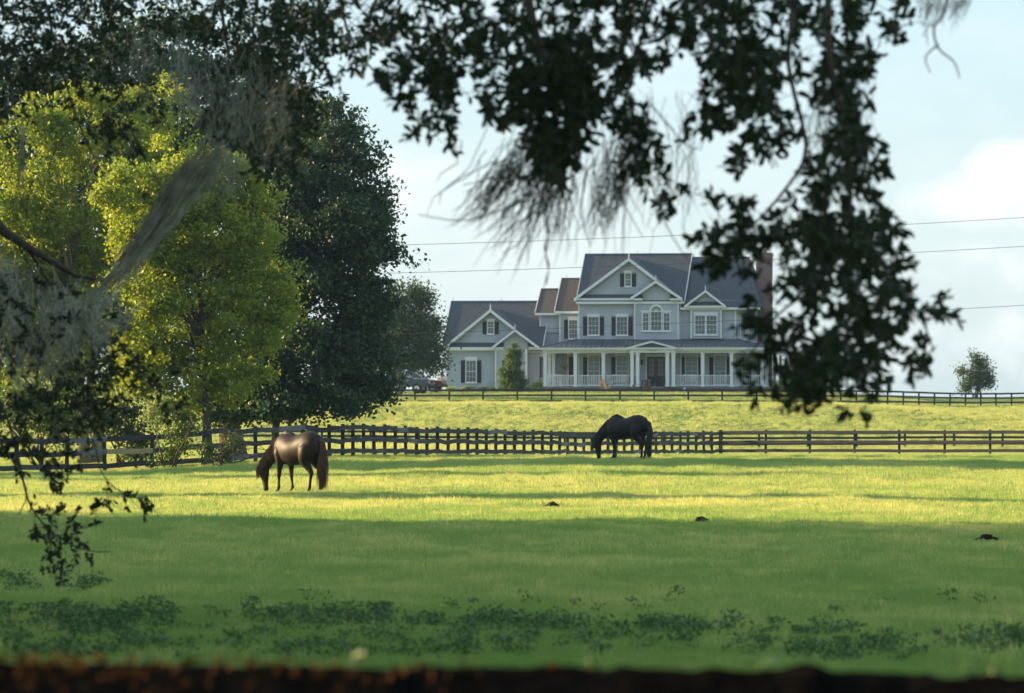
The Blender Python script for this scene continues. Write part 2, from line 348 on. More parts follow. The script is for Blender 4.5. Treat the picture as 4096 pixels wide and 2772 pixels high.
def ground_mat():
    m = bpy.data.materials.new('pasture_turf'); m.use_nodes = True; nt = m.node_tree; p = nt.nodes['Principled BSDF']; p.inputs['Roughness'].default_value = 0.95; p.inputs['Specular IOR Level'].default_value = 0.1
    g = nt.nodes.new('ShaderNodeNewGeometry'); mp = nt.nodes.new('ShaderNodeMapping'); mp.inputs['Scale'].default_value = (1, 0.35, 1)
    nt.links.new(g.outputs['Position'], mp.inputs[0])
    n1 = nt.nodes.new('ShaderNodeTexNoise'); n1.inputs['Scale'].default_value = 0.35; n1.inputs['Detail'].default_value = 8; nt.links.new(mp.outputs[0], n1.inputs['Vector'])
    n2 = nt.nodes.new('ShaderNodeTexNoise'); n2.inputs['Scale'].default_value = 7; n2.inputs['Detail'].default_value = 6; nt.links.new(g.outputs['Position'], n2.inputs['Vector'])
    r1 = nt.nodes.new('ShaderNodeValToRGB'); e = r1.color_ramp.elements; e[0].position = 0.3; e[0].color = (0.115, 0.215, 0.035, 1); e[1].position = 0.72; e[1].color = (0.30, 0.285, 0.085, 1)
    r1.color_ramp.elements.new(0.5).color = (0.18, 0.25, 0.045, 1)
    nt.links.new(n1.outputs[0], r1.inputs[0])
    mx = nt.nodes.new('ShaderNodeMix'); mx.data_type = 'RGBA'; mx.blend_type = 'MULTIPLY'; mx.inputs[0].default_value = 0.6
    r2 = nt.nodes.new('ShaderNodeValToRGB'); r2.color_ramp.elements[0].position = 0.3; r2.color_ramp.elements[0].color = (0.45, 0.45, 0.4, 1); r2.color_ramp.elements[1].position = 0.7
    nt.links.new(n2.outputs[0], r2.inputs[0]); nt.links.new(r1.outputs[0], mx.inputs[6]); nt.links.new(r2.outputs[0], mx.inputs[7]); nt.links.new(mx.outputs[2], p.inputs['Base Color'])
    bp = nt.nodes.new('ShaderNodeBump'); bp.inputs['Strength'].default_value = 1.0; bp.inputs['Distance'].default_value = 0.08
    nt.links.new(n2.outputs[0], bp.inputs['Height']); nt.links.new(bp.outputs[0], p.inputs['Normal'])
    return m
pasture = obj('pasture', me, ground_mat(), kind='structure', label='green grazed pasture rising to a low grassy hill')

# ------------------------------------------------------------------ grass blades (stuff)
def tuft_object(name, seed, blades, h, w, r):
    g = np.random.default_rng(seed); V = []; T = []
    for i in range(blades):
        a = g.uniform(0, 2 * math.pi); rr = r * math.sqrt(g.uniform()); c = np.array([rr * math.cos(a), rr * math.sin(a), -0.01])
        hh = h * g.uniform(0.55, 1.15); lean = g.uniform(0.05, 0.55) * hh; la = g.uniform(0, 2 * math.pi); d = np.array([math.cos(la), math.sin(la), 0])
        sa = g.uniform(0, math.pi); sd = np.array([math.cos(sa), math.sin(sa), 0]) * w / 2
        b = len(V); mid = c + d * lean * 0.35 + np.array([0, 0, hh * 0.6]); tip = c + d * lean + np.array([0, 0, hh])
        V += [c - sd, c + sd, mid - sd * 0.8, mid + sd * 0.8, tip]; T += [(b, b + 1, b + 3), (b, b + 3, b + 2), (b + 2, b + 3, b + 4)]
    me_ = mesh_np(name, V, tris=T); me_.materials.append(mat['grass'])
    return bpy.data.objects.new(name, me_)

def vnoise(x, y, seed=0):
    """smooth value noise in 0..1"""
    xi = np.floor(x).astype(np.int64); yi = np.floor(y).astype(np.int64); fx = x - xi; fy = y - yi
    fx = fx * fx * (3 - 2 * fx); fy = fy * fy * (3 - 2 * fy)
    def h(a, b):
        n = (a * 374761393 + b * 668265263 + seed * 974711) & 0x7fffffff; n = ((n ^ (n >> 13)) * 1274126177) & 0x7fffffff; n = n ^ (n >> 16)
        return (n % 65536) / 65535.0
    return (h(xi, yi) * (1 - fx) + h(xi + 1, yi) * fx) * (1 - fy) + (h(xi, yi + 1) * (1 - fx) + h(xi + 1, yi + 1) * fx) * fy

def instancer(name, P, rot, scl, tint, tufts, **k):
    me_ = mesh_np(name, P, attr={'rot': rot, 'scl': scl, 'tint': tint})
    me_.materials.append(mat['grass'])
    o = obj(name, me_, **k)
    ng = bpy.data.node_groups.new(name + '_scatter', 'GeometryNodeTree'); nd = ng.nodes; lk = ng.links
    ng.interface.new_socket('Geometry', in_out='INPUT', socket_type='NodeSocketGeometry'); ng.interface.new_socket('Geometry', in_out='OUTPUT', socket_type='NodeSocketGeometry')
    gi = nd.new('NodeGroupInput'); go = nd.new('NodeGroupOutput')
    jn = nd.new('GeometryNodeJoinGeometry')
    for t in tufts:
        oi = nd.new('GeometryNodeObjectInfo'); oi.inputs['Object'].default_value = t; oi.inputs['As Instance'].default_value = True
        lk.new(oi.outputs['Geometry'], jn.inputs[0])
    ip = nd.new('GeometryNodeInstanceOnPoints'); ip.inputs['Pick Instance'].default_value = True
    rv = nd.new('FunctionNodeRandomValue'); rv.data_type = 'INT'; rv.inputs[4].default_value = 0; rv.inputs[5].default_value = len(tufts) - 1
    def na(n_):
        a = nd.new('GeometryNodeInputNamedAttribute'); a.data_type = 'FLOAT'; a.inputs[0].default_value = n_; return a.outputs[0]
    cx = nd.new('ShaderNodeCombineXYZ'); lk.new(na('rot'), cx.inputs[2])
    lk.new(gi.outputs[0], ip.inputs['Points']); lk.new(jn.outputs[0], ip.inputs['Instance']); lk.new(rv.outputs[2], ip.inputs['Instance Index'])
    e2r = nd.new('FunctionNodeEulerToRotation'); lk.new(cx.outputs[0], e2r.inputs[0]); lk.new(e2r.outputs[0], ip.inputs['Rotation'])
    lk.new(na('scl'), ip.inputs['Scale'])
    lk.new(ip.outputs[0], go.inputs[0])
    md = o.modifiers.new('scatter', 'NODES'); md.node_group = ng
    return o

MAN = [((x_ - CX) / F * (2.235 * F / (y_ - HY)), 2.235 * F / (y_ - HY)) for x_, y_ in ((2210, 2023), (2805, 2088), (3950, 2148))]
def band(d0, d1, dens, smin, smax, umax=0.112):
    A = umax * (d1 * d1 - d0 * d0); n = int(A * dens)
    D = np.sqrt(rng.uniform(d0 * d0, d1 * d1, n)); u = rng.uniform(-umax, umax, n); X = u * D
    patch = vnoise(X * 0.25, D * 0.07, 3) * 0.6 + vnoise(X * 0.9, D * 0.25, 9) * 0.4
    fine = rng.uniform(0, 1, n)
    tint = np.clip((patch - 0.32) * 1.0 + (fine - 0.5) * 0.7 + (vnoise(X * 2.2, D * 0.7, 77) - 0.5) * 0.35 - 0.02 + np.interp(D, [52, 66, 108, 124, 170, 195, 230, 330, 380], [-0.08, 0.06, 0.08, 0.28, 0.26, 0.12, 0.2, 0.2, 0.28]), 0, 1)  # light put into the tint: sunlit strip yellower, shaded near grass greener
    sc = rng.uniform(smin, smax, n) * (0.6 + 0.9 * vnoise(X * 1.3 + 7, D * 0.4, 21) ** 1.5)
    keep = rng.uniform(0, 1, n) < (0.55 + 0.6 * vnoise(X * 0.6, D * 0.2, 33))
    # keep the house footprint clear
    for mx_, md_ in MAN: keep &= ~((np.abs(X - mx_) < 0.3) & (np.abs(D - md_ + 0.6) < 1.1))
    keep &= ~((D > 447) & (X > -9) & (X < 22))
    return np.stack([X, D, tz(X, D)], -1)[keep], sc[keep], tint[keep]
tA = [tuft_object('grass_tuft', 100 + i, 14, 0.085, 0.006, 0.09) for i in range(5)]
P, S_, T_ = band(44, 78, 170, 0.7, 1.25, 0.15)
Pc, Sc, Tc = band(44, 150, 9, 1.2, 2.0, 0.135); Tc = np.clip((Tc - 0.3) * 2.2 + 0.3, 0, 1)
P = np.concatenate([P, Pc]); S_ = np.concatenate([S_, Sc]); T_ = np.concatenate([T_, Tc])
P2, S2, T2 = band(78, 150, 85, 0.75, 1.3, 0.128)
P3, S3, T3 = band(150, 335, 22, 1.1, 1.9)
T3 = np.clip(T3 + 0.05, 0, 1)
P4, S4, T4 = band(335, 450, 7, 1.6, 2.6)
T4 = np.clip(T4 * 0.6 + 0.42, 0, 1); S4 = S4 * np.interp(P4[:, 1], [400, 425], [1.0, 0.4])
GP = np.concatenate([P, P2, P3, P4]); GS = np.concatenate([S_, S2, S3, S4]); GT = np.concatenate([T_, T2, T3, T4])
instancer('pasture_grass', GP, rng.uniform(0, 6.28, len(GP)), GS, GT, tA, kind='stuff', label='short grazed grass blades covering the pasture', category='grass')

# ------------------------------------------------------------------ dark soil bank in front
bx = np.linspace(-8, 8, 401); by = np.linspace(11, 23, 97)
BX, BY = np.meshgrid(bx, by)
px_ = CX + BX / 18.6 * F
topz = EYE - (2655 + 50 * np.clip(px_ / 4096, -1, 2) - HY) / F * 18.6
prof = np.exp(-((BY - 18.6) / 1.8) ** 2)
base = tz(BX, BY)
lump = 0.014 * vnoise(BX * 1.7, BY * 2.2, 4) + 0.018 * vnoise(BX * 7, BY * 7, 5) + 0.022 * vnoise(BX * 19, BY * 19, 6) - 0.027
mound = 0.04 * np.exp(-(((BX - 0.96) / 0.07) ** 2 + ((BY - 18.5) / 0.3) ** 2))
BZ = base - 0.08 + (topz - base + 0.08) * prof + (lump + mound) * np.clip(prof * 1.6, 0, 1)
idx = np.arange(BX.size).reshape(BX.shape)
quads = np.stack([idx[:-1, :-1], idx[:-1, 1:], idx[1:, 1:], idx[1:, :-1]], -1).reshape(-1, 4)
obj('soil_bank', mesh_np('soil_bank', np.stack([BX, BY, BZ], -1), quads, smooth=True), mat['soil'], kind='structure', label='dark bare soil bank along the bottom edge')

def rhombs(C, L, Wd, gen, axis=None, fold=0.0):
    """leaf faces: centres, lengths, widths -> verts, quads"""
    n = len(C)
    a = gen.normal(size=(n, 3)) if axis is None else axis + gen.normal(size=(n, 3)) * 0.35
    a /= np.linalg.norm(a, axis=1)[:, None]
    r = gen.normal(size=(n, 3)); b = np.cross(a, r); b /= np.linalg.norm(b, axis=1)[:, None] + 1e-9
    L = np.broadcast_to(np.asarray(L, float), n)[:, None]; Wd = np.broadcast_to(np.asarray(Wd, float), n)[:, None]
    V = np.stack([C - a * L / 2, C + b * Wd / 2 - a * L * 0.05, C + a * L / 2, C - b * Wd / 2 - a * L * 0.05], 1).reshape(-1, 3)
    return V, np.arange(4 * n).reshape(-1, 4)

# dry leaf litter on the bank's left crest
n = 330
lx = -1.9 + np.abs(rng.normal(0, 1.0, n)) * 0.9; ly = rng.normal(18.5, 0.4, n)
fi = lambda X, Y: np.array([BZ[np.argmin(abs(by - b)), np.argmin(abs(bx - a))] for a, b in zip(X, Y)])
C = np.stack([lx, ly, fi(lx, ly) + rng.uniform(0.005, 0.03, n)], -1)
V, Q = rhombs(C, rng.uniform(0.03, 0.06, n), rng.uniform(0.015, 0.03, n), rng)
obj('leaf_litter', mesh_np('leaf_litter', V, Q, attr={'v': np.repeat(rng.uniform(0, 1, n), 4)}), mat['litter'], kind='stuff', label='fallen orange brown leaves strewn on the soil bank', category='leaf litter')

# weeds at the near edge of the pasture
def weeds():
    Cs = []
    for (x0, x1, y, k) in [(0, 700, 2500, 70), (150, 500, 2530, 40), (1000, 1250, 2505, 34), (1230, 1560, 2500, 60), (1640, 1760, 2510, 14), (1850, 2050, 2500, 26), (2050, 2350, 2520, 24), (2560, 2830, 2535, 36), (3800, 3950, 2590, 10), (4050, 4096, 2580, 10), (0, 420, 2345, 26), (1030, 1100, 2560, 12), (0, 4096, 2535, 60), (0, 4096, 2580, 90), (0, 4096, 2625, 120), (0, 4096, 2420, 24)]:
        for i in range(k):
            x = rng.uniform(x0, x1); yy = y + rng.normal(0, 16); D = 2.23 * F / (yy - HY); Cs.append((x, D))
    out = []; ax = []
    for x, D in Cs:
        g = ground(x, D); h = rng.uniform(0.06, 0.2); m_ = int(rng.integers(24, 60))
        rr = rng.normal(0, 0.055, (m_, 2)); zz = rng.uniform(0.0, 1, m_) ** 0.8 * h
        out.append(np.stack([g.x + rr[:, 0], g.y + rr[:, 1], g.z + zz], -1))
    for i in range(40):
        X_, Y_ = rng.uniform(-2.6, 2.6), rng.uniform(18.6, 19.8); z_ = float(fi([X_], [Y_])[0]); m_ = int(rng.integers(5, 16)); rr = rng.normal(0, 0.03, (m_, 2))
        out.append(np.stack([X_ + rr[:, 0], Y_ + rr[:, 1], z_ + rng.uniform(0, 0.05, m_)], -1))
    return np.concatenate(out)
C = weeds(); n = len(C)
V, Q = rhombs(C, rng.uniform(0.03, 0.075, n), rng.uniform(0.014, 0.03, n), rng)
obj('broadleaf_weeds', mesh_np('broadleaf_weeds', V, Q, attr={'v': np.repeat(rng.uniform(0, 1, n), 4)}), mat['weed'], kind='stuff', label='dark broadleaf weeds growing in the shaded near grass', category='weeds')

# manure piles
def manure(x, y, w, label, seed):
    g = np.random.default_rng(seed); D = -(F * -2.235) / (y - HY); p = ground(x, D)
    bm = bmesh.new()
    for i in range(22):
        r = g.uniform(0.035, 0.055); t = float(np.clip(g.normal(0, 0.45), -1, 1))
        c = Vector((t * w / 2, g.normal(0, 0.05), r * 0.7 + (1 - abs(t)) * g.uniform(0.01, 0.13)))
        mtx = Matrix.Translation(c) @ Matrix.Rotation(g.uniform(0, 3), 4, 'Z') @ Matrix.Diagonal((1.25, 1.0, 0.8, 1))
        res = bmesh.ops.create_icosphere(bm, subdivisions=2, radius=r, matrix=mtx)
        for v in res['verts']: v.co += Vector(g.normal(0, r * 0.06, 3))
    me_ = bpy.data.meshes.new('manure_pile'); bm.to_mesh(me_); bm.free()
    me_.transform(Matrix.Diagonal((0.85, 0.85, 0.68, 1)))
    obj('manure_pile', me_, mat['dung'], loc=p, label=label, category='manure', group='manure piles on the pasture')
manure(2210, 2023, 0.30, 'small dark manure pile in the sunlit band, farthest left', 1)
manure(2805, 2088, 0.32, 'dark manure pile at the edge of the shade, the middle one', 2)
manure(3950, 2148, 0.42, 'widest dark manure pile, near the right edge', 3)
# ------------------------------------------------------------------ fences
def board_mesh(name, length, h, t, warp, g):
    """a sawn board along +x, slightly bowed; 3 segments"""
    V = []; Fc = []; n = 4
    for i in range(n):
        x = length * i / (n - 1); dz = warp * math.sin(math.pi * i / (n - 1)) + (g.normal(0, 0.006) if 0 < i < n - 1 else 0)
        hh = h * (1 + g.normal(0, 0.03))
        V += [(x, -t / 2, dz - hh / 2), (x, t / 2, dz - hh / 2), (x, t / 2, dz + hh / 2), (x, -t / 2, dz + hh / 2)]
    for i in range(n - 1):
        b = 4 * i
        for k in range(4): Fc.append((b + k, b + 4 + k, b + 4 + (k + 1) % 4, b + (k + 1) % 4))
    Fc += [(3, 2, 1, 0), (4 * n - 4, 4 * n - 3, 4 * n - 2, 4 * n - 1)]
    me_ = bpy.data.meshes.new(name); me_.from_pydata(V, [], Fc); me_.update(); return me_

def fence(name, pts, heights, fr, rail_h, mats, label, seed, warp=0.0, jitter=0.0, post_w=0.12, group=None, side=-1, post_mat='post'):
    """pts: ground points of the posts; fr: rail heights as fractions of the post height"""
    g = np.random.default_rng(seed); root = empty(name, pts[0], label=label, category='fence', group=group)
    pm = {}
    for i, p in enumerate(pts):
        hk = round(heights[i], 2)
        if hk not in pm:
            mb = MB(); w = post_w / 2; mb.box(-w, w, -w, w, -0.25, hk); mb.v = [(x, y, z) for x, y, z in mb.v]
            pm[hk] = mb.mesh('post'); pm[hk].materials.append(mat[post_mat])
        o = obj('post', pm[hk], None, root, loc=p - pts[0])
        o.rotation_euler = (g.normal(0, 0.012 + jitter * 0.25), g.normal(0, 0.012 + jitter * 0.25), g.uniform(-0.1, 0.1))
    cache = []
    for i in range(len(pts) - 1):
        a, b = pts[i], pts[i + 1]; d = b - a; L = math.hypot(d.x, d.y); nrm = Vector((d.y, -d.x, 0)).normalized()
        if nrm.y * side < 0: nrm = -nrm
        # nrm points to the camera side (side = -1: towards -y)
        for k, f in enumerate(fr):
            za = a.z + heights[i] * f + g.normal(0, jitter); zb = b.z + heights[i + 1] * f + g.normal(0, jitter)
            if (seed, i, k) in {(1, 8, 1)}: mk = 'rail_tan'
            else: mk = mats[int(g.choice(len(mats), p=[0.74, 0.17, 0.09]))] if len(mats) == 3 else mats[0]
            q = Vector((L, 0, zb - za)).length
            if warp == 0 and len(cache) > 5 and abs(q - cache[0][1]) < 0.004: me_ = [c for c in cache if c[0] == mk]; me_ = me_[0][2] if me_ else None
            else: me_ = None
            if me_ is None:
                me_ = board_mesh('rail', q + 0.02, rail_h, 0.03, g.normal(0, warp) if warp else 0, g); me_.materials.append(mat[mk]); cache.append((mk, q, me_))
            o = obj('rail', me_, None, root)
            off = nrm * (post_w / 2 + 0.017 + (0.004 if i % 2 else 0))
            o.location = Vector((a.x, a.y, za)) - pts[0] + off
            o.rotation_euler = (0, -math.atan2(zb - za, L), math.atan2(d.y, d.x))
    return root

def along(keys, spacing):
    """ground points every `spacing` metres along a path given as (photo column, distance) keys"""
    dense = []
    for (x0, d0), (x1, d1) in zip(keys[:-1], keys[1:]):
        for t in np.linspace(0, 1, 60, endpoint=False): dense.append((x0 + (x1 - x0) * t, d0 + (d1 - d0) * t))
    dense.append(keys[-1]); P_ = [ground(x, d) for x, d in dense]; acc = [0]
    for a, b in zip(P_[:-1], P_[1:]): acc.append(acc[-1] + math.hypot(b.x - a.x, b.y - a.y))
    n = max(1, round(acc[-1] / spacing)); out = []; xs = []
    for i in range(n + 1):
        s = acc[-1] * i / n; j = min(np.searchsorted(acc, s), len(acc) - 1); j = max(j, 1); t = (s - acc[j - 1]) / max(acc[j] - acc[j - 1], 1e-9)
        x = dense[j - 1][0] + (dense[j][0] - dense[j - 1][0]) * t; d = dense[j - 1][1] + (dense[j][1] - dense[j - 1][1]) * t
        out.append(ground(x, d)); xs.append(x)
    return out, xs
pts, xs_ = along([(-330, 200), (0, 209), (300, 215), (560, 217), (807, 218), (1080, 223), (1362, 234), (1826, 257), (2184, 277), (2341, 287), (2880, 322)], 2.12)
hts = [round(float(np.interp(x, [-100, 807, 1362, 1826, 2341, 2600, 2880], [1.42, 1.45, 1.40, 1.34, 1.22, 1.30, 1.45])) * rnd.uniform(0.98, 1.03), 2) for x in xs_]
fence('paddock_fence', pts, hts, (0.88, 0.53, 0.19), 0.19, ('rail', 'rail_mid', 'rail_grey'), 'weathered dark three rail fence curving away behind the left horse', 1, warp=0.025, jitter=0.02, post_w=0.15)
pts, xs_ = along([(2886, 321.4), (4330, 309)], 2.98)
fence('plank_fence', pts, [1.46] * len(pts), (0.90, 0.53, 0.20), 0.18, ('rail',), 'straight dark plank fence running right from the fence corner', 2, jitter=0.004, post_w=0.14)
pts, xs_ = along([(900, 341), (4400, 340)], 2.95)
fence('lane_fence', pts, [1.0] * len(pts), (0.90, 0.62, 0.26), 0.14, ('rail',), 'second dark plank fence close behind the first, across the lane', 3, jitter=0.01, post_w=0.13)
pts, xs_ = along([(1250, 407), (3300, 407), (3600, 417), (4350, 442)], 2.46)
fence('lawn_fence', pts, [round(float(np.interp(x, [3300, 3800], [1.14, 0.98])), 2) for x in xs_], (0.93, 0.60, 0.24), 0.13, ('rail',), 'low dark rail fence on the hilltop along the house lawn', 4, jitter=0.006, post_w=0.12)
# tall unmown grass along the lane
gx = rng.uniform(950, 4300, 5200); gd = rng.uniform(324, 340, 5200)
keep = (gd > np.interp(gx, [900, 2880, 2900], [322, 323, 323]))
gx, gd = gx[keep], gd[keep]; GXx = (gx - CX) / F * gd
n = len(gx)
tall = [tuft_object('tall_tuft', 300 + i, 16, 0.34, 0.014, 0.12) for i in range(3)]
amt = np.clip(np.interp(gx, [900, 1500, 2400, 2900, 4300], [1.2, 1.25, 1.0, 0.55, 0.5]), 0, 2)
instancer('tall_grass', np.stack([GXx, gd, tz(GXx, gd)], -1), rng.uniform(0, 6.28, n), rng.uniform(0.6, 1.2, n) * amt, rng.uniform(0.5, 1.0, n), tall, kind='stuff', label='tall unmown yellowish grass in the lane between the fences', category='grass')
# ------------------------------------------------------------------ house
HA = R(9.0)
HD = 455.0
HO = W(2414, 1566, HD); HO.z = float(tz(np.array(HO.x), np.array(HO.y)))
hex_ = Vector((math.cos(HA), -math.sin(HA), 0)); hey = Vector((math.sin(HA), math.cos(HA), 0))
EYEV = Vector((0, 0, EYE))
def hp(x, y, yl):
    """photo pixel on the house-local plane y = yl -> (x, z) local"""
    d = Vector(((x - CX) / F, 1.0, (HY - y) / F)); t = (yl + (HO - EYEV).dot(hey)) / d.dot(hey); p = EYEV + d * t - HO
    return p.dot(hex_), p.z
def hx(x, yl): return hp(x, 1500, yl)[0]
def hz(y, yl, x=2500): return hp(x, y, yl)[1]
house = empty('house', HO, -HA, label='large grey two storey farmhouse with white wraparound porch and dark roofs', category='house')

def siding(poly, yl, name='wall', step=0.135, lap=0.016, thick=0.12, parent=None):
    """lap siding boards filling a convex (x, z) polygon on plane yl"""
    zs = [p[1] for p in poly]; z0, z1 = min(zs), max(zs); mb = MB(); n = len(poly)
    def span(z):
        xs = []
        for i in range(n):
            (xa, za), (xb, zb) = poly[i], poly[(i + 1) % n]
            if (za - z) * (zb - z) <= 0 and za != zb: xs.append(xa + (xb - xa) * (z - za) / (zb - za))
        return (min(xs), max(xs)) if xs else None
    z = z0
    while z < z1 - 0.02:
        zt = min(z + step, z1); a = span(z + 1e-4); b = span(zt - 1e-4)
        if a and b:
            mb.add([(a[0], yl - lap, z), (a[1], yl - lap, z), (b[1], yl, zt), (b[0], yl, zt), (a[0], yl, z), (a[1], yl, z)], [(0, 1, 2, 3), (4, 5, 1, 0)])
        z += step
    mb.prism_y(poly, yl + 0.003, yl + thick)
    return mb.build(name, mat['siding'], parent or house)

def rect(x0, x1, y0, y1, yl):
    a, zt = hp(x0, y0, yl); b, zb = hp(x1, y1, yl); return a, b, zb, zt
def wall_rect(x0, x1, y0, y1, yl, **k):
    a, b, zb, zt = rect(x0, x1, y0, y1, yl); return siding([(a, zb), (b, zb), (b, zt), (a, zt)], yl, **k)
def gable(apex, left, right, yl):
    return siding([hp(*left, yl), hp(*right, yl), hp(*apex, yl)], yl)
def trim(x0, x1, y0, y1, yl, t=0.05, name='trim', m='white', parent=None):
    a, b, zb, zt = rect(x0, x1, y0, y1, yl); mb = MB(); mb.box(a, b, yl - t, yl, zb, zt); return mb.build(name, mat[m], parent or house)
def rake(p, q, yl, w=0.26, t=0.10, name='rake_board', m='white'):
    """sloping board from pixel p to pixel q (its top edge), on plane yl"""
    (xa, za), (xb, zb) = hp(*p, yl), hp(*q, yl); mb = MB()
    mb.prism_y([(xa, za), (xb, zb), (xb, zb - w), (xa, za - w)], yl - t, yl); return mb.build(name, mat[m], house)
def P3(x, y, yl):
    a, z = hp(x, y, yl); return Vector((a, yl, z))

def window(x0, x1, y0, y1, yl, nx=3, ny=4, shutters=12, header=9, glass='glass', split=None):
    """pixel box of the glass; casing, muntins, sill, header and shutters stand proud of the wall"""
    a, b, zb, zt = rect(x0, x1, y0, y1, yl); c = 0.075; mb = MB()
    fy0, fy1 = yl - 0.075, yl - 0.018
    mb.box(a - c, a, fy0, fy1, zb - c, zt + c); mb.box(b, b + c, fy0, fy1, zb - c, zt + c); mb.box(a, b, fy0, fy1, zt, zt + c); mb.box(a, b, fy0, fy1, zb - c, zb)
    w = mb.build('window', mat['white'], house)
    mb = MB(); mb.box(a, b, yl - 0.032, yl - 0.02, zb, zt); mb.build('pane', mat[glass], w)
    mb = MB(); th = 0.0085
    for i in range(1, nx): x = a + (b - a) * i / nx; mb.box(x - th, x + th, yl - 0.048, yl - 0.034, zb, zt)
    for j in range(1, ny):
        z = zb + (zt - zb) * j / ny; t2 = th * (2.2 if j * 2 == ny else 1); mb.box(a, b, yl - 0.050, yl - 0.0345, z - t2, z + t2)
    mb.build('muntins', mat['white'], w)
    mb = MB(); mb.box(a - c - 0.05, b + c + 0.05, yl - 0.12, yl - 0.019, zb - c - 0.06, zb - c - 0.002); mb.build('sill', mat['white'], w)
    if header:
        hz_ = header / 50.0; mb = MB(); mb.box(a - c - 0.03, b + c + 0.03, yl - 0.09, yl - 0.0185, zt + c + 0.002, zt + c + hz_); mb.box(a - c - 0.07, b + c + 0.07, yl - 0.12, yl - 0.0188, zt + c + hz_ + 0.001, zt + c + hz_ + 0.05); mb.build('header', mat['white'], w)
    if shutters:
        sw = shutters / 50.0 if shutters > 0 else -shutters / 50.0
        for s in (-1, 1):
            if shutters < 0 and s > 0: continue
            x = a - c - 0.02 - sw if s < 0 else b + c + 0.02; mb = MB(); z0_, z1_ = zb - c, zt + c * 0.6
            f = 0.05; y0_ = yl - 0.06
            mb.box(x, x + f, y0_, yl - 0.0185, z0_, z1_); mb.box(x + sw - f, x + sw, y0_, yl - 0.0185, z0_, z1_); mb.box(x + f, x + sw - f, y0_, yl - 0.0185, z1_ - f, z1_); mb.box(x + f, x + sw - f, y0_, yl - 0.0185, z0_, z0_ + f)
            zz = z0_ + f
            while zz < z1_ - f - 0.05:
                mb.add([(x + f, y0_ + 0.006, zz), (x + sw - f, y0_ + 0.006, zz), (x + sw - f, yl - 0.022, zz + 0.07), (x + f, yl - 0.022, zz + 0.07)], [(0, 1, 2, 3)]); zz += 0.06
            mb.build('shutter', mat['shutter'], w)
    return w

# --- masonry skirt and porch floor
a0, a1 = hx(2164, -0.3), hx(3074, -0.3)
zfl = hz(1546.5, -0.3)
mb = MB(); mb.box(a0, a1, -0.30, 2.55, -0.6, zfl - 0.06); mb.build('brick_skirt', mat['brick'], house)
mb = MB(); mb.box(a0 - 0.03, a1 + 0.03, -0.34, 2.56, zfl - 0.058, zfl); mb.build('porch_floor', M('porch_floor_paint', (0.30, 0.31, 0.33), 0.6), house)
for k in range(3):
    mb = MB(); mb.box(hx(2588, -1), hx(2684, -1), -0.62 - 0.32 * k - 0.32, -0.345 if k == 0 else -0.62 - 0.32 * k, -0.5, zfl - 0.06 - 0.11 * (k + 1)); mb.build('step', mat['brick'], house)
# --- ground floor front walls
YM = 2.6
wall_rect(2313, 2944, 1392, 1548, YM)
for x in (2315, 2724, 2940): trim(x - 2.5, x + 2.5, 1392, 1548, YM - 0.021, name='corner_board')
for (x0, x1) in ((2354, 2397), (2467, 2513)): window(x0, x1, 1431, 1538, YM, 2, 6, 17, 9, 'glass_curtain')
for (x0, x1) in ((2744, 2789), (2859, 2902)): window(x0, x1, 1431, 1538, YM, 2, 6, 17, 9, 'glass_curtain')
for (x0, x1) in ((2352, 2399), (2465, 2515), (2742, 2791), (2857, 2904)): trim(x0 + 3, x1 - 3, 1424, 1431, YM - 0.13, 0.02, 'blind', 'tan')
# --- front door
a, b, zb, zt = rect(2588, 2661, 1427, 1546, YM)
mb = MB(); mb.box(a - 0.11, a, YM - 0.1, YM - 0.02, zb, zt + 0.14); mb.box(b, b + 0.11, YM - 0.1, YM - 0.02, zb, zt + 0.14); mb.box(a, b, YM - 0.1, YM - 0.02, zt, zt + 0.14); mb.box(a - 0.16, b + 0.16, YM - 0.14, YM - 0.021, zt + 0.142, zt + 0.22)
mb.build('door_frame', mat['white'], house)
mid = (a + b) / 2
for s in (0, 1):
    x0_, x1_ = (a, mid - 0.006) if s == 0 else (mid + 0.006, b)
    gx0, gx1, gz0, gz1 = x0_ + 0.15, x1_ - 0.13, zb + 0.82, zt - 0.14
    mb = MB(); yy0, yy1 = YM - 0.085, YM - 0.03
    mb.box(x0_, gx0, yy0, yy1, zb + 0.01, zt); mb.box(gx1, x1_, yy0, yy1, zb + 0.01, zt); mb.box(gx0, gx1, yy0, yy1, gz1, zt); mb.box(gx0, gx1, yy0, yy1, zb + 0.01, gz0)
    d = mb.build('door', mat['door'], house)
    mb = MB(); mb.box(gx0, gx1, YM - 0.05, YM - 0.04, gz0, gz1); mb.build('pane', mat['glass_door'], d)
    mb = MB(); xm = (gx0 + gx1) / 2; mb.box(xm - 0.02, xm + 0.02, YM - 0.075, YM - 0.052, gz0, gz1)
    for q in (1, 2, 3): z = gz0 + (gz1 - gz0) * q / 4; mb.box(gx0, gx1, YM - 0.073, YM - 0.053, z - 0.02, z + 0.02)
    mb.build('muntins', mat['door'], d)
    hx_ = x1_ - 0.06 if s == 0 else x0_ + 0.06
    mb = MB(); mb.tube([(hx_, YM - 0.12, zb + 0.95), (hx_, YM - 0.15, zb + 1.05), (hx_, YM - 0.12, zb + 1.15)], 0.014, 6); mb.tube([(hx_, YM - 0.13, zb + 0.98), (hx_, YM - 0.08, zb + 0.98)], 0.012, 6); mb.build('handle', mat['chrome'], d)
mb = MB(); lx_, lz_ = hp(2568, 1450, YM); mb.box(lx_ - 0.08, lx_ + 0.08, YM - 0.18, YM - 0.03, lz_ - 0.17, lz_ + 0.12); mb.prism_y([(lx_ - 0.11, lz_ + 0.121), (lx_ + 0.11, lz_ + 0.121), (lx_, lz_ + 0.24)], YM - 0.19, YM - 0.03); mb.build('wall_lantern', mat['shutter'], house)

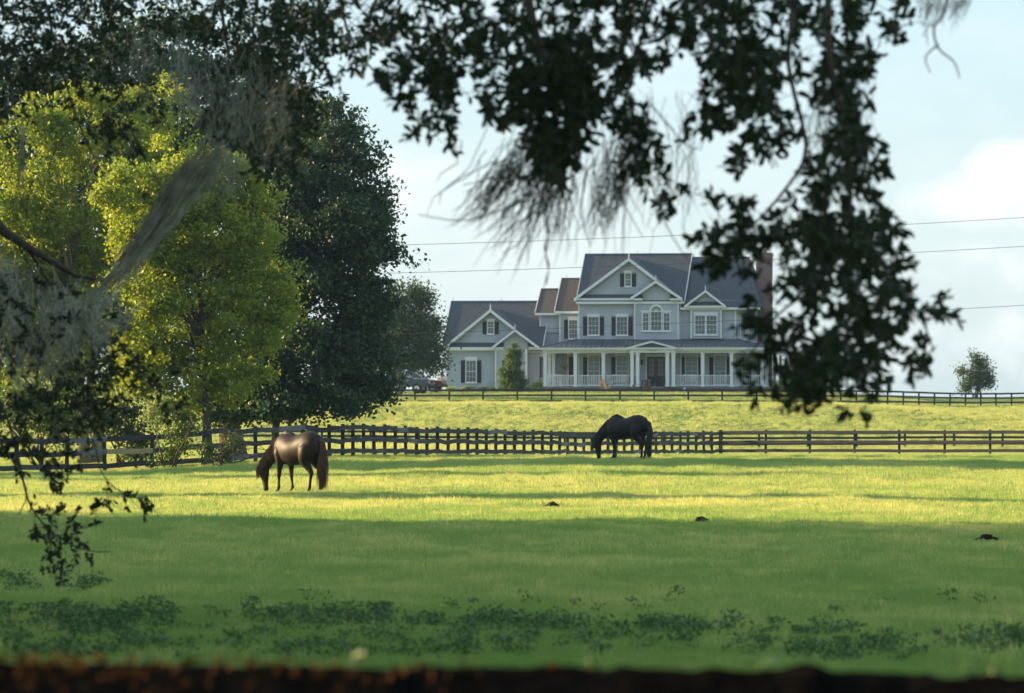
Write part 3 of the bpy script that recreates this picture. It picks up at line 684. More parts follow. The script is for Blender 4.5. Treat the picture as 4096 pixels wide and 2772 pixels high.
# --- porch: beams, ceiling, columns, railings
ze = hz(1393, -0.45); zbm = hz(1412, 0.0)
xl, xr = hx(2162, -0.45), hx(3074, -0.45)
xcl, xcr = hx(2181, 0), hx(3048.6, 0)
mb = MB(); mb.box(xcl - 0.16, hx(2524, 0), -0.16, 0.16, zbm, ze - 0.10); mb.box(hx(2697, 0), xcr + 0.16, -0.16, 0.16, zbm, ze - 0.10); mb.build('porch_beam', mat['white'], house)
mb = MB(); mb.box(xcl - 0.16, xcl + 0.14, 0.163, 3.9, zbm, ze - 0.10); mb.build('porch_beam', mat['white'], house)
mb = MB(); mb.box(xl + 0.05, xr - 0.05, -0.38, YM - 0.03, ze - 0.098, ze - 0.06); mb.build('porch_ceiling', mat['ceiling'], house)
mb = MB(); mb.box(xl, xr, -0.47, -0.42, ze - 0.16, ze + 0.02); mb.build('fascia', mat['white'], house)
mb = MB(); mb.box(xl - 0.06, xr + 0.06, -0.56, -0.472, ze - 0.05, ze + 0.045); mb.build('gutter', mat['white'], house)
# entry portico
YE = -0.62
mb = MB(); mb.box(hx(2520, YE), hx(2702, YE), YE - 0.16, 0.2, hz(1411, YE), hz(1396, YE)); mb.build('entablature', mat['white'], house)
mb = MB(); mb.box(hx(2512, YE), hx(2710, YE), YE - 0.42, -0.165, hz(1396, YE) + 0.002, hz(1390.5, YE)); mb.build('cornice', mat['white'], house)
for p, q in (((2607, 1362), (2511, 1388)), ((2607, 1362), (2709, 1388))): rake(p, q, YE - 0.30, 0.17, 0.10)
zr, z_f = hz(1362, YE, 2607), hz(1389.5, YE, 2607)
xa_, xm_, xb_ = hx(2511, YE), hx(2607, YE), hx(2709, YE)
mb = MB(); mb.prism_y([(xa_ + 0.35, z_f + 0.02), (xb_ - 0.35, z_f + 0.02), (xm_, zr - 0.15)], YE - 0.25, YE - 0.1); mb.build('pediment', mat['shingle'], house)
mb = MB()
mb.slab([(xm_, YE - 0.42, zr + 0.02), (xa_ - 0.05, YE - 0.42, z_f + 0.02), (xa_ - 0.05, 0.0, z_f + 0.02), (xm_, 2.0, zr + 0.02)], 0.03); mb.slab([(xm_, YE - 0.42, zr + 0.02), (xb_ + 0.05, YE - 0.42, z_f + 0.02), (xb_ + 0.05, 0.0, z_f + 0.02), (xm_, 2.0, zr + 0.02)], 0.03)
mb.build('portico_roof', mat['metal_roof'], house)
# house number
tcv = bpy.data.curves.new('number_text', 'FONT'); tcv.body = '7919'; tcv.size = 0.20; tcv.extrude = 0.01; tcv.align_x = 'CENTER'; tcv.align_y = 'CENTER'; tcv.space_character = 1.35
to = bpy.data.objects.new('number_text', tcv); COL.objects.link(to); bpy.context.view_layer.update()
nm = bpy.data.meshes.new_from_object(to.evaluated_get(bpy.context.evaluated_depsgraph_get())); bpy.data.objects.remove(to)
no = obj('house_number', nm, mat['number'], house); nx_, nz_ = hp(2609, 1404, YE - 0.16); no.location = (nx_, YE - 0.175, nz_); no.rotation_euler = (R(90), 0, 0)

def column(x, yl, y_top=1412, y_bot=1546.5, w=0.27, name='column'):
    xc = hx(x, yl); z1 = hz(y_top, yl); z0 = zfl + 0.002; mb = MB(); h = w / 2
    mb.box(xc - h, xc + h, yl - h, yl + h, z0 + 0.16, z1 - 0.14); mb.box(xc - h - 0.04, xc + h + 0.04, yl - h - 0.04, yl + h + 0.04, z0, z0 + 0.158); mb.box(xc - h - 0.03, xc + h + 0.03, yl - h - 0.03, yl + h + 0.03, z1 - 0.138, z1 - 0.003)
    mb.box(xc - h - 0.02, xc + h + 0.02, yl - h - 0.02, yl + h + 0.02, z0 + 0.9, z0 + 0.94)
    return mb.build(name, mat['white'], house)
main_cols = [2181, 2302, 2414, 2811, 2926.5, 3048.6]
for x in main_cols: column(x, 0.0)
for x in (2528.6, 2551, 2670, 2694): column(x, YE + 0.02)
for x in (2198, 2214.5): column(x, 2.9)
column(3066, 2.6)
bal_mesh = None
def railing(x0, x1, yl, yl2=None):
    """pixel columns of its two ends; balusters one by one"""
    global bal_mesh
    xa, xb = hx(x0, yl), hx(x1, yl); zt = zfl + 0.92
    mb = MB(); mb.box(xa, xb, yl - 0.05, yl + 0.05, zt - 0.06, zt); mb.box(xa, xb, yl - 0.04, yl + 0.04, zfl + 0.07, zfl + 0.14); r = mb.build('railing', mat['white'], house)
    if bal_mesh is None:
        mb = MB(); mb.box(-0.023, 0.023, -0.023, 0.023, zfl + 0.138, zfl + 0.862); bal_mesh = mb.mesh('baluster'); bal_mesh.materials.append(mat['white'])
    n = max(2, round((xb - xa) / 0.142))
    for i in range(1, n): obj('baluster', bal_mesh, None, r, loc=(xa + (xb - xa) * i / n, yl, 0))
for a_, b_ in ((2188, 2295), (2309, 2407), (2421, 2522), (2701, 2804), (2818, 2919.5), (2933.5, 3041.5)): railing(a_, b_, 0.0)
# --- porch roof in standing seam panels
yt = YM - 0.02; ztop = hz(1356.5, yt, 2600)
xtl, xtr = hx(2313, yt), hx(2944, yt)
rl, rr = xl - 0.08, xr + 0.08; ye_ = -0.50; zee = ze + 0.048
proof = MB(); proof.slab([(xtl, yt, ztop - 0.01), (xtr, yt, ztop - 0.01), (rr, ye_, zee - 0.01), (rl, ye_, zee - 0.01)], 0.04)
xL2 = rl
proof.slab([(xtl, yt, ztop - 0.01), (rl, ye_, zee - 0.01), (rl, 5.2, zee - 0.01), (xtl, 5.2, ztop - 0.01)], 0.04)
proof.slab([(xtr, yt, ztop - 0.01), (rr, ye_, zee - 0.01), (rr, 9.0, zee - 0.01), (xtr + 0.2, 9.0, ztop - 0.01)], 0.04)
proof = proof.build('porch_roof', mat['metal_roof'], house)
npan = 46
for i in range(npan):
    e0, e1 = rl + (rr - rl) * i / npan, rl + (rr - rl) * (i + 1) / npan
    def top_at(x):   # panels are cut by the hips
        if x < xtl: f = (x - rl) / (xtl - rl)
        elif x > xtr: f = (rr - x) / (rr - xtr)
        else: f = 1.0
        return Vector((x, ye_ + (yt - ye_) * f, zee + (ztop - zee) * f))
    mb = MB(); p0, p1 = Vector((e0, ye_, zee)), Vector((e1, ye_, zee)); q0, q1 = top_at(e0), top_at(e1)
    up = Vector((0, 0, 0.006))
    mb.add([p0 + up, p1 + up, q1 + up, q0 + up], [(0, 1, 2, 3)])
    s0 = Vector((0.014, 0, 0)); sh = Vector((0, 0, 0.05))
    if (q0 - p0).length > 0.05: mb.add([p0 - s0, p0 + s0, q0 + s0, q0 - s0, p0 - s0 + sh, p0 + s0 + sh, q0 + s0 + sh, q0 - s0 + sh], [(4, 5, 6, 7), (0, 1, 5, 4), (1, 2, 6, 5), (3, 0, 4, 7)])
    mb.build('roof_panel', mat['metal_roof'], proof)
for (pa, pb) in (((rl, ye_, zee + 0.02), (xtl, yt, ztop + 0.03)), ((rr, ye_, zee + 0.02), (xtr, yt, ztop + 0.03))):
    mb = MB(); mb.tube([pa, pb], 0.045, 6); mb.build('hip_cap', mat['metal_roof'], proof)
# --- right-hand lean-to of the porch
zl0, zl1 = hz(1386, 3, 3085), hz(1429, 3, 3182); x0_, x1_ = hx(3080, 3), hx(3182, 3)
mb = MB(); mb.slab([(x0_, 0.6, zl0), (x1_, 0.6, zl1), (x1_, 9, zl1), (x0_, 9, zl0)], 0.05); mb.build('side_porch_roof', mat['metal_roof'], house)
mb = MB(); mb.prism_y([(x0_ - 0.3, zl0 + 0.08), (x1_, zl1 - 0.04), (x1_, zl1 - 0.22), (x0_ - 0.3, zl0 - 0.10)], 0.55, 0.62); mb.build('fascia', mat['white'], house)
mb = MB(); mb.prism_y([(x0_ - 0.3, zl0 - 0.12), (x1_, zl1 - 0.225), (x1_, zl1 - 0.26), (x0_ - 0.3, zl0 - 0.22)], 0.62, 9); mb.build('soffit', mat['white'], house)
for x in (3098, 3122, 3146):
    xc = hx(x, 4.0); mb = MB(); zt = zl0 + (zl1 - zl0) * (xc - x0_) / (x1_ - x0_) - 0.24; mb.box(xc - 0.11, xc + 0.11, 3.9, 4.12, -0.4, zt); mb.build('column', mat['white'], house)
mb = MB(); mb.box(hx(3076, 3), hx(3165, 3), 3.0, 8.5, -0.6, zfl); mb.build('brick_skirt', mat['brick'], house)
# core volumes so nothing is hollow
def core(x0, x1, ytop, yl0, yl1):
    a_, b_ = hx(x0, yl0), hx(x1, yl0); mb = MB(); mb.box(a_ + 0.02, b_ - 0.02, yl0 + 0.121, yl1, -0.4, hz(ytop, yl0)); mb.build('wall_core', mat['siding'], house)
core(2313, 2944, 1202, YM, 11.4); core(2158, 2313, 1262, 4.6, 10); core(1784, 2158, 1392, 3.0, 11)

# --- upper storey, main block
wall_rect(2313, 2537, 1203, 1358, YM)
YB = 2.2
wall_rect(2537, 2715, 1203, 1358, YB); mb = MB(); a_, b_, c_, d_ = rect(2537, 2715, 1203, 1358, YB); mb.box(a_ + 0.01, b_ - 0.01, YB + 0.121, YM, c_, d_); mb.build('wall', mat['siding'], house)
for x in (2315.5, ): trim(x - 3, x + 3, 1203, 1357, YM - 0.021, name='corner_board')
for x in (2539, 2713): trim(x - 2.5, x + 2.5, 1203, 1357, YB - 0.021, name='corner_board')
for x0, x1 in ((2353, 2396), (2467, 2510)): window(x0 + 1, x1 - 1, 1268, 1338, YM, 3, 4, 17, 7)
# palladian window
pw = window(2572, 2594, 1253, 1321, YB, 2, 4, 0, 0); window(2656, 2678, 1253, 1321, YB, 2, 4, 0, 0); pc = window(2605, 2645, 1247, 1321, YB, 3, 4, 0, 0)
acx, acz = hp(2625, 1245, YB); ro, ri = 28 / 50.0, 20.5 / 50.0
mb = MB(); N = 14; vs_ = []; fs = []
for i in range(N + 1):
    t = math.pi * i / N
    for r_, y_ in ((ro, YB - 0.085), (ri, YB - 0.085), (ro, YB - 0.018), (ri, YB - 0.018)): vs_.append((acx + r_ * math.cos(t), y_, acz + r_ * math.sin(t)))
for i in range(N):
    b4 = 4 * i; fs += [(b4, b4 + 4, b4 + 5, b4 + 1), (b4, b4 + 2, b4 + 6, b4 + 4), (b4 + 1, b4 + 5, b4 + 7, b4 + 3)]
mb.add(vs_, fs); fan = mb.build('fanlight', mat['white'], house)
mb = MB(); mb.add([(acx, YB - 0.03, acz)] + [(acx + ri * math.cos(math.pi * i / N), YB - 0.03, acz + ri * math.sin(math.pi * i / N)) for i in range(N + 1)], [(0, i + 2, i + 1) for i in range(N)]); mb.build('pane', mat['glass'], fan)
mb = MB()
for t in (30, 60, 90, 120, 150): mb.beam((acx, YB - 0.045, acz), (acx + ri * math.cos(R(t)), YB - 0.045, acz + ri * math.sin(R(t))), 0.024, 0.022, up=(0, 1, 0))
mb.build('muntins', mat['white'], fan)
trim(2563, 2686, 1322.5, 1328, YB - 0.02, 0.12, 'sill')
trim(2563, 2600, 1242, 1248, YB - 0.0205, 0.09, 'header'); trim(2650.5, 2686, 1242, 1248, YB - 0.0205, 0.09, 'header')
# right wing upper
wall_rect(2715, 2944, 1226, 1358, YM)
a_, b_ = hx(2944, YM), hx(3024, YM + 1.5)
zb_, zt_ = hz(1360, YM), hz(1238, YM)
mb = MB(); mb.add([(a_, YM, 0.3), (b_, YM + 1.5, 0.3), (b_, YM + 1.5, zt_), (a_, YM, zt_)], [(0, 1, 2, 3)]); mb.add([(b_, YM + 1.5, 0.3), (b_, 11.4, 0.3), (b_, 11.4, zt_), (b_, YM + 1.5, zt_)], [(0, 1, 2, 3)]); mb.build('wall', mat['siding'], house)
# its chamfer windows
for fx0, fx1, z0_, z1_ in ((0.22, 0.46, 1275, 1345), (0.62, 0.86, 1275, 1345), (0.3, 0.75, 1440, 1530)):
    d_ = Vector((b_ - a_, 1.5, 0)); nrm = Vector((1.5, -(b_ - a_), 0)).normalized(); zz0, zz1 = hz(z1_, YM), hz(z0_, YM)
    p0 = Vector((a_, YM, 0)) + d_ * fx0 + nrm * 0.02; p1 = Vector((a_, YM, 0)) + d_ * fx1 + nrm * 0.02
    mb = MB(); n4 = nrm * 0.05
    for (u0, u1, w0, w1) in ((-.06, 0, zz0 - .06, zz1 + .06), (1, 1.06, zz0 - .06, zz1 + .06)):
        A, B = p0 + (p1 - p0) * u0, p0 + (p1 - p0) * u1; mb.add([(A.x, A.y, w0), (B.x, B.y, w0), (B.x, B.y, w1), (A.x, A.y, w1)] + [((A + n4).x, (A + n4).y, w0), ((B + n4).x, (B + n4).y, w0), ((B + n4).x, (B + n4).y, w1), ((A + n4).x, (A + n4).y, w1)], [(4, 5, 6, 7), (0, 4, 7, 3), (1, 2, 6, 5), (3, 7, 6, 2)])
    A, B = p0, p1
    for w0, w1 in ((zz0 - .06, zz0), (zz1, zz1 + .06), ((zz0 + zz1) / 2 - .02, (zz0 + zz1) / 2 + .02)): mb.add([((A + n4).x, (A + n4).y, w0), ((B + n4).x, (B + n4).y, w0), ((B + n4).x, (B + n4).y, w1), ((A + n4).x, (A + n4).y, w1)], [(0, 1, 2, 3)])
    w_ = mb.build('window', mat['white'], house)
    A, B = p0 + nrm * 0.012, p1 + nrm * 0.012; mb = MB(); mb.add([(A.x, A.y, zz0), (B.x, B.y, zz0), (B.x, B.y, zz1), (A.x, A.y, zz1)], [(0, 1, 2, 3)]); mb.build('pane', mat['glass'], w_)
wall_rect(2762, 2887, 1232, 1354, YB); a_, b_, c_, d_ = rect(2762, 2887, 1232, 1354, YB); mb = MB(); mb.box(a_ + 0.01, b_ - 0.01, YB + 0.121, YM, c_, d_); mb.build('wall', mat['siding'], house)
for x in (2764.5, 2884.5): trim(x - 2.5, x + 2.5, 1232, 1354, YB - 0.021, name='corner_board')
for x in (2718.5, 2942): trim(x - 2.5, x + 2.5, 1230, 1356, YM - 0.021, name='corner_board')
window(2781.5, 2820, 1263, 1336, YB, 3, 4, 0, 9); window(2827, 2866, 1263, 1336, YB, 3, 4, 0, 9)

# --- roofs
def gable_roof(x0, x1, y_eave, y_ridge, yl_e, yl_r, m='shingle', hip_right=None, xr0=None, xr1=None, back=True, name='roof', depth_back=None):
    """ridge parallel to the front; x0..x1 photo columns of the eave ends"""
    zE, zR = hz(y_eave, yl_e, x0), hz(y_ridge, yl_r, x0); a_, b_ = hx(x0, yl_e), hx(x1, yl_e)
    ra, rb = (a_ if xr0 is None else hx(xr0, yl_r)), (b_ if xr1 is None else hx(xr1, yl_r)); yb = 2 * yl_r - yl_e
    mb = MB(); mb.slab([(a_, yl_e, zE), (b_, yl_e, zE), (rb, yl_r, zR), (ra, yl_r, zR)], 0.14)
    mb.slab([(a_, yb, zE), (b_, yb, zE), (rb, yl_r, zR), (ra, yl_r, zR)], 0.14)
    if abs(rb - b_) > 0.3: mb.slab([(b_, yl_e, zE), (b_, yb, zE), (rb, yl_r, zR)], 0.14)
    r_ = mb.build(name, mat[m], house)
    mb = MB(); mb.tube([(ra - 0.02, yl_r, zR + 0.0), (rb + 0.02, yl_r, zR + 0.0)], 0.06, 6); mb.build('ridge_cap', mat[m], r_)
    # gable end infill and rake trims
    for x_, rx_, on in ((a_, ra, True), (b_, rb, abs(rb - b_) < 0.3)):
        if not on: continue
        mb = MB(); s = 0.35 if x_ == a_ else -0.35
        mb.add([(x_ + s, yl_e + 0.4, zE - 0.1), (x_ + s, yb - 0.4, zE - 0.1), (x_ + s, yl_r, zR - 0.3)], [(0, 1, 2)]); mb.build('gable_end', mat['siding'], house)
        mb = MB(); o_ = -0.03 if x_ == a_ else 0.03
        mb.beam((x_ + o_, yl_e, zE - 0.06), (x_ + o_, yl_r, zR - 0.06), 0.05, 0.20, up=(0, 0, 1)); mb.beam((x_ + o_, yb, zE - 0.06), (x_ + o_, yl_r, zR - 0.06), 0.05, 0.20, up=(0, 0, 1)); mb.build('rake_board', mat['white'], r_)
    mb = MB(); mb.box(a_, b_, yl_e - 0.035, yl_e + 0.02, zE - 0.22, zE - 0.035); mb.build('fascia', mat['white'], r_)
    mb = MB(); mb.box(a_, b_, yl_e + 0.021, yl_e + 0.5, zE - 0.21, zE - 0.19); mb.build('soffit', mat['white'], r_)
    return zE, zR
def cross_gable(apex, left, right, yl_f, yl_b, m='shingle'):
    """gable roof whose ridge runs back from the front; pixels on plane yl_f"""
    A, L_, R_ = P3(*apex, yl_f), P3(*left, yl_f), P3(*right, yl_f); mb = MB()
    up = Vector((0, 0, 0.03))
    for Q in (L_, R_): mb.slab([A + up, Q + up, Q + up + Vector((0, yl_b - yl_f, 0)), A + up + Vector((0, yl_b - yl_f, 0))], 0.12)
    return mb.build('gable_roof', mat[m], house)
def pent(x0, x1, y_top, y_bot, yl_w, yl_o, m='shingle'):
    """narrow shingled skirt roof across the foot of a gable"""
    zt, zb2 = hz(y_top, yl_w, (x0 + x1) / 2), hz(y_bot, yl_o, (x0 + x1) / 2); mb = MB(); mb.slab([(hx(x0, yl_o), yl_o, zb2), (hx(x1, yl_o), yl_o, zb2), (hx(x1, yl_w), yl_w, zt), (hx(x0, yl_w), yl_w, zt)], 0.04); mb.build('pent_roof', mat[m], house)
def eave_board(x0, x1, y0, y1, yl, t=0.45):
    a_, b_, zb2, zt = rect(x0, x1, y0, y1, yl); mb = MB(); mb.box(a_, b_, yl, yl + 0.06, zb2 + 0.08, zt); mb.box(a_ + 0.02, b_ - 0.02, yl + 0.061, yl + t, zb2 + 0.1, zb2 + 0.14); mb.box(a_ + 0.02, b_ - 0.02, yl + t - 0.08, yl + t - 0.02, zb2 - 0.1, zb2 + 0.099); mb.build('eave', mat['white'], house)

# main roof + gables
gable_roof(2306, 2737, 1205, 1017, 2.1, 7.0)
gable((2515.6, 1040), (2322, 1190), (2709, 1190), YM)
cross_gable((2515.6, 1030), (2296, 1192), (2730, 1192), YM - 0.45, 7.0)
rake((2515.6, 1031), (2296, 1193), YM - 0.46, 0.27); rake((2515.6, 1031), (2730, 1193), YM - 0.46, 0.27)
pent(2312, 2545, 1177, 1192, YM, YM - 0.4); eave_board(2300, 2569, 1193, 1205, YM - 0.42)
gable((2623.4, 1128), (2535, 1191), (2712, 1191), YB); mb = MB(); a_, b_ = hx(2571, YB), hx(2679, YB); mb.box(a_, b_, YB - 0.014, YB + 0.1, hz(1212, YB), hz(1170, YB)); mb.build('wall', mat['siding'], house)
cross_gable((2623.4, 1119.5), (2521, 1190), (2727, 1190), YB - 0.42, 4.5)
rake((2623.4, 1120.4), (2521, 1190.5), YB - 0.43, 0.24); rake((2623.4, 1120.4), (2727, 1190.5), YB - 0.43, 0.24)
pent(2541, 2571, 1176, 1191, YB, YB - 0.4); pent(2679, 2712, 1176, 1191, YB, YB - 0.4); eave_board(2530, 2569, 1193.5, 1204.5, YB - 0.44); eave_board(2678, 2729, 1193.5, 1204.5, YB - 0.44)
window(2502, 2523, 1094, 1143, YM, 2, 4, 17, 6)
# right wing roof
gable_roof(2722, 3040, 1228, 1030, 2.1, 7.0, xr0=2757, xr1=2997)
gable((2822, 1168), (2756, 1222), (2888, 1222), YB); cross_gable((2822, 1159), (2737, 1222), (2904, 1222), YB - 0.42, 4.2)
rake((2822, 1160), (2737, 1223), YB - 0.43, 0.20); rake((2822, 1160), (2904, 1223), YB - 0.43, 0.20); pent(2752, 2892, 1206, 1221, YB, YB - 0.4); eave_board(2740, 2901, 1223, 1234, YB - 0.44)
# left blocks
wall_rect(2237, 2313, 1250, 1400, 4.0); wall_rect(2158, 2240, 1256, 1330, 4.6); wall_rect(2214, 2313, 1400, 1548, 4.0)
for x in (2239.5,): trim(x - 2.5, x + 2.5, 1252, 1372, 3.979, name='corner_board')
trim(2158, 2163, 1256, 1306, 4.579, name='corner_board'); trim(2269.5, 2274.5, 1425, 1546, 3.979, name='door_trim'); trim(2276, 2308, 1428, 1546, 3.982, 0.03, 'side_door', 'shutter')
window(2277, 2309, 1281, 1352, 4.0, 3, 4, -16, 9)
gable_roof(2141, 2300, 1250, 1155.8, 4.2, 7.4, m='shingle_brown'); gable_roof(2219, 2330, 1243, 1114, 3.6, 7.4, m='shingle_brown')
# garage wing
YG = 3.0
wall_rect(1783.5, 1984, 1388, 1560, YG); gable((1961.6, 1246), (1800, 1374), (2128, 1374), YG)
YG2 = 2.5
wall_rect(1981, 2111, 1386, 1560, YG2); gable((2060, 1324), (1992, 1386), (2126, 1386), YG2); mb = MB(); a_, b_, c_, d_ = rect(1981, 2111, 1386, 1560, YG2); mb.box(a_ + 0.01, b_ - 0.01, YG2 + 0.121, YG + 0.1, c_, d_); mb.build('wall', mat['siding'], house)
a_, b_ = hx(2016, YG2), hx(2111, YG2); mb = MB(); mb.box(a_, b_, YG2 - 0.015, YG2 + 0.1, hz(1400, YG2), hz(1366, YG2)); mb.build('wall', mat['siding'], house)
mb = MB(); mb.box(hx(1785, YG), hx(2110, YG), YG - 0.06, 10.9, -0.6, hz(1559, YG)); mb.build('brick_skirt', mat['brick'], house)
for x in (1786, ): trim(x - 2.5, x + 2.5, 1398, 1559, YG - 0.021, name='corner_board')
trim(1980, 1985.5, 1398, 1558, YG2 - 0.021, name='corner_board'); trim(2101, 2109, 1398, 1558, YG2 - 0.021, name='corner_board')
gable_roof(1769, 2170, 1390, 1206, 2.6, 7.0)
cross_gable((1961.6, 1235), (1773, 1388), (2160, 1388), YG - 0.45, 6.4); rake((1961.6, 1236), (1773, 1389), YG - 0.46, 0.26); rake((1961.6, 1236), (2160, 1389), YG - 0.46, 0.26)
pent(1783, 2016, 1371, 1387, YG, YG - 0.4); eave_board(1773, 2013, 1389, 1399, YG - 0.42)
cross_gable((2060, 1315), (1966.5, 1387), (2157, 1387), YG2 - 0.42, 4.6); rake((2060, 1315.7), (1966.5, 1387.5), YG2 - 0.43, 0.22); rake((2060, 1315.7), (2157, 1387.5), YG2 - 0.43, 0.22)
pent(1986, 2016, 1371, 1386, YG2, YG2 - 0.4); pent(2111, 2140, 1371, 1386, YG2, YG2 - 0.4); eave_board(1978, 2013, 1389.5, 1398.5, YG2 - 0.44); eave_board(2112, 2158, 1389.5, 1395, YG2 - 0.44)
window(1865.5, 1904, 1443, 1527, YG, 3, 4, 17, 10); window(1952, 1974, 1287, 1333, YG, 2, 4, 17, 6); window(2031, 2060, 1443, 1527, YG2, 3, 4, 17, 10)
mb = MB(); lx_, lz_ = hp(1778, 1465, YG + 0.6); mb.box(lx_ - 0.09, lx_ + 0.09, YG + 0.5, YG + 0.7, lz_ - 0.2, lz_ + 0.15); mb.prism_y([(lx_ - 0.13, lz_ + 0.152), (lx_ + 0.13, lz_ + 0.152), (lx_, lz_ + 0.3)], YG + 0.47, YG + 0.73); mb.box(lx_ + 0.091, hx(1786, YG), YG + 0.57, YG + 0.63, lz_ - 0.03, lz_ + 0.03); mb.build('wall_lantern', mat['shutter'], house)
# breezeway porch between garage and house
YR = 3.4
mb = MB(); z_e2 = hz(1404, YR, 2120); mb.slab([(hx(2086, YR), YR - 0.5, z_e2), (hx(2186, YR), YR - 0.5, z_e2), (hx(2200, YR), 5.6, hz(1384, YR, 2120)), (hx(2130, YR), 5.6, hz(1384, YR, 2120))], 0.05); mb.build('breezeway_roof', mat['metal_roof'], house)
trim(2087, 2184, 1405, 1410, YR - 0.46, 0.06, 'fascia'); trim(2098, 2190, 1411, 1427, YR, 0.25, 'porch_beam')
for x, yl in ((2104, YR - 0.12), (2120, YR - 0.1), (2168, 4.3)):
    xc = hx(x, yl); mb = MB(); mb.box(xc - 0.115, xc + 0.115, yl - 0.11, yl + 0.11, zfl - 0.2, hz(1427, YR) - 0.002); mb.box(xc - 0.15, xc + 0.15, yl - 0.15, yl + 0.15, hz(1433, YR), hz(1427.6, YR) - 0.004); mb.build('column', mat['white'], house)
mb = MB(); mb.box(hx(2100, YR), hx(2200, YR), YR - 0.3, 8.0, -0.6, zfl - 0.2); mb.build('brick_skirt', mat['brick'], house)
_z = zfl; zfl = zfl - 0.198; bal_mesh = None; railing(2127, 2176, YR - 0.1); zfl = _z; bal_mesh = None
wall_rect(2110, 2215, 1400, 1555, 7.0)
# chimney
YC = 5.2
a_, b_ = hx(3024, YC), hx(3085, YC); zt = hz(1010, YC, 3054); mb = MB(); mb.box(a_, b_, YC, YC + 1.0, -0.4, zt); mb.box(a_ - 0.06, b_ + 0.06, YC - 0.06, YC + 1.06, zt - 0.35, zt - 0.1); ch = mb.build('chimney', mat['brick'], house)
mb = MB(); c_ = ((a_ + b_) / 2, YC + 0.5, zt); mb.lathe([(0.18, 0), (0.18, 0.22), (0.2, 0.22)], c_, 10); mb.box(c_[0] - 0.24, c_[0] + 0.24, YC + 0.26, YC + 0.74, zt + 0.27, zt + 0.31)
for sx in (-0.2, 0.2):
    for sy in (-0.2, 0.2): mb.box(c_[0] + sx - 0.015, c_[0] + sx + 0.015, YC + 0.5 + sy - 0.015, YC + 0.5 + sy + 0.015, zt, zt + 0.27)
mb.build('chimney_cap', mat['tank'], ch)
# finials and lightning rods
fm = MB(); fm.lathe([(0.035, -0.15), (0.045, 0.1), (0.02, 0.16), (0.05, 0.22), (0.02, 0.3), (0.012, 0.45)], sides=8); fmesh = fm.mesh('finial'); fmesh.materials.append(mat['white'])
for x, y, yl in ((1961.6, 1236, YG - 0.5), (2515.6, 1031, YM - 0.5), (2623.4, 1120, YB - 0.47), (2822, 1160, YB - 0.47), (2060, 1316, YG2 - 0.47)): obj('finial', fmesh, None, house, loc=P3(x, y, yl))
fm = MB(); fm.tube([(0, 0, -0.05), (0, 0, 0.38)], 0.012, 5); fm.lathe([(0.03, 0.12), (0.045, 0.16), (0.03, 0.2)], sides=6); rmesh = fm.mesh('lightning_rod'); rmesh.materials.append(mat['tank'])
for x, y in ((1812, 1206), (2006, 1206), (2175, 1156), (2265, 1114), (2357, 1017), (2550, 1017), (2750, 1017), (2776, 1030), (2982, 1030)): obj('lightning_rod', rmesh, None, house, loc=P3(x, y, 7.0 if y not in (1156, 1114) else 7.4))
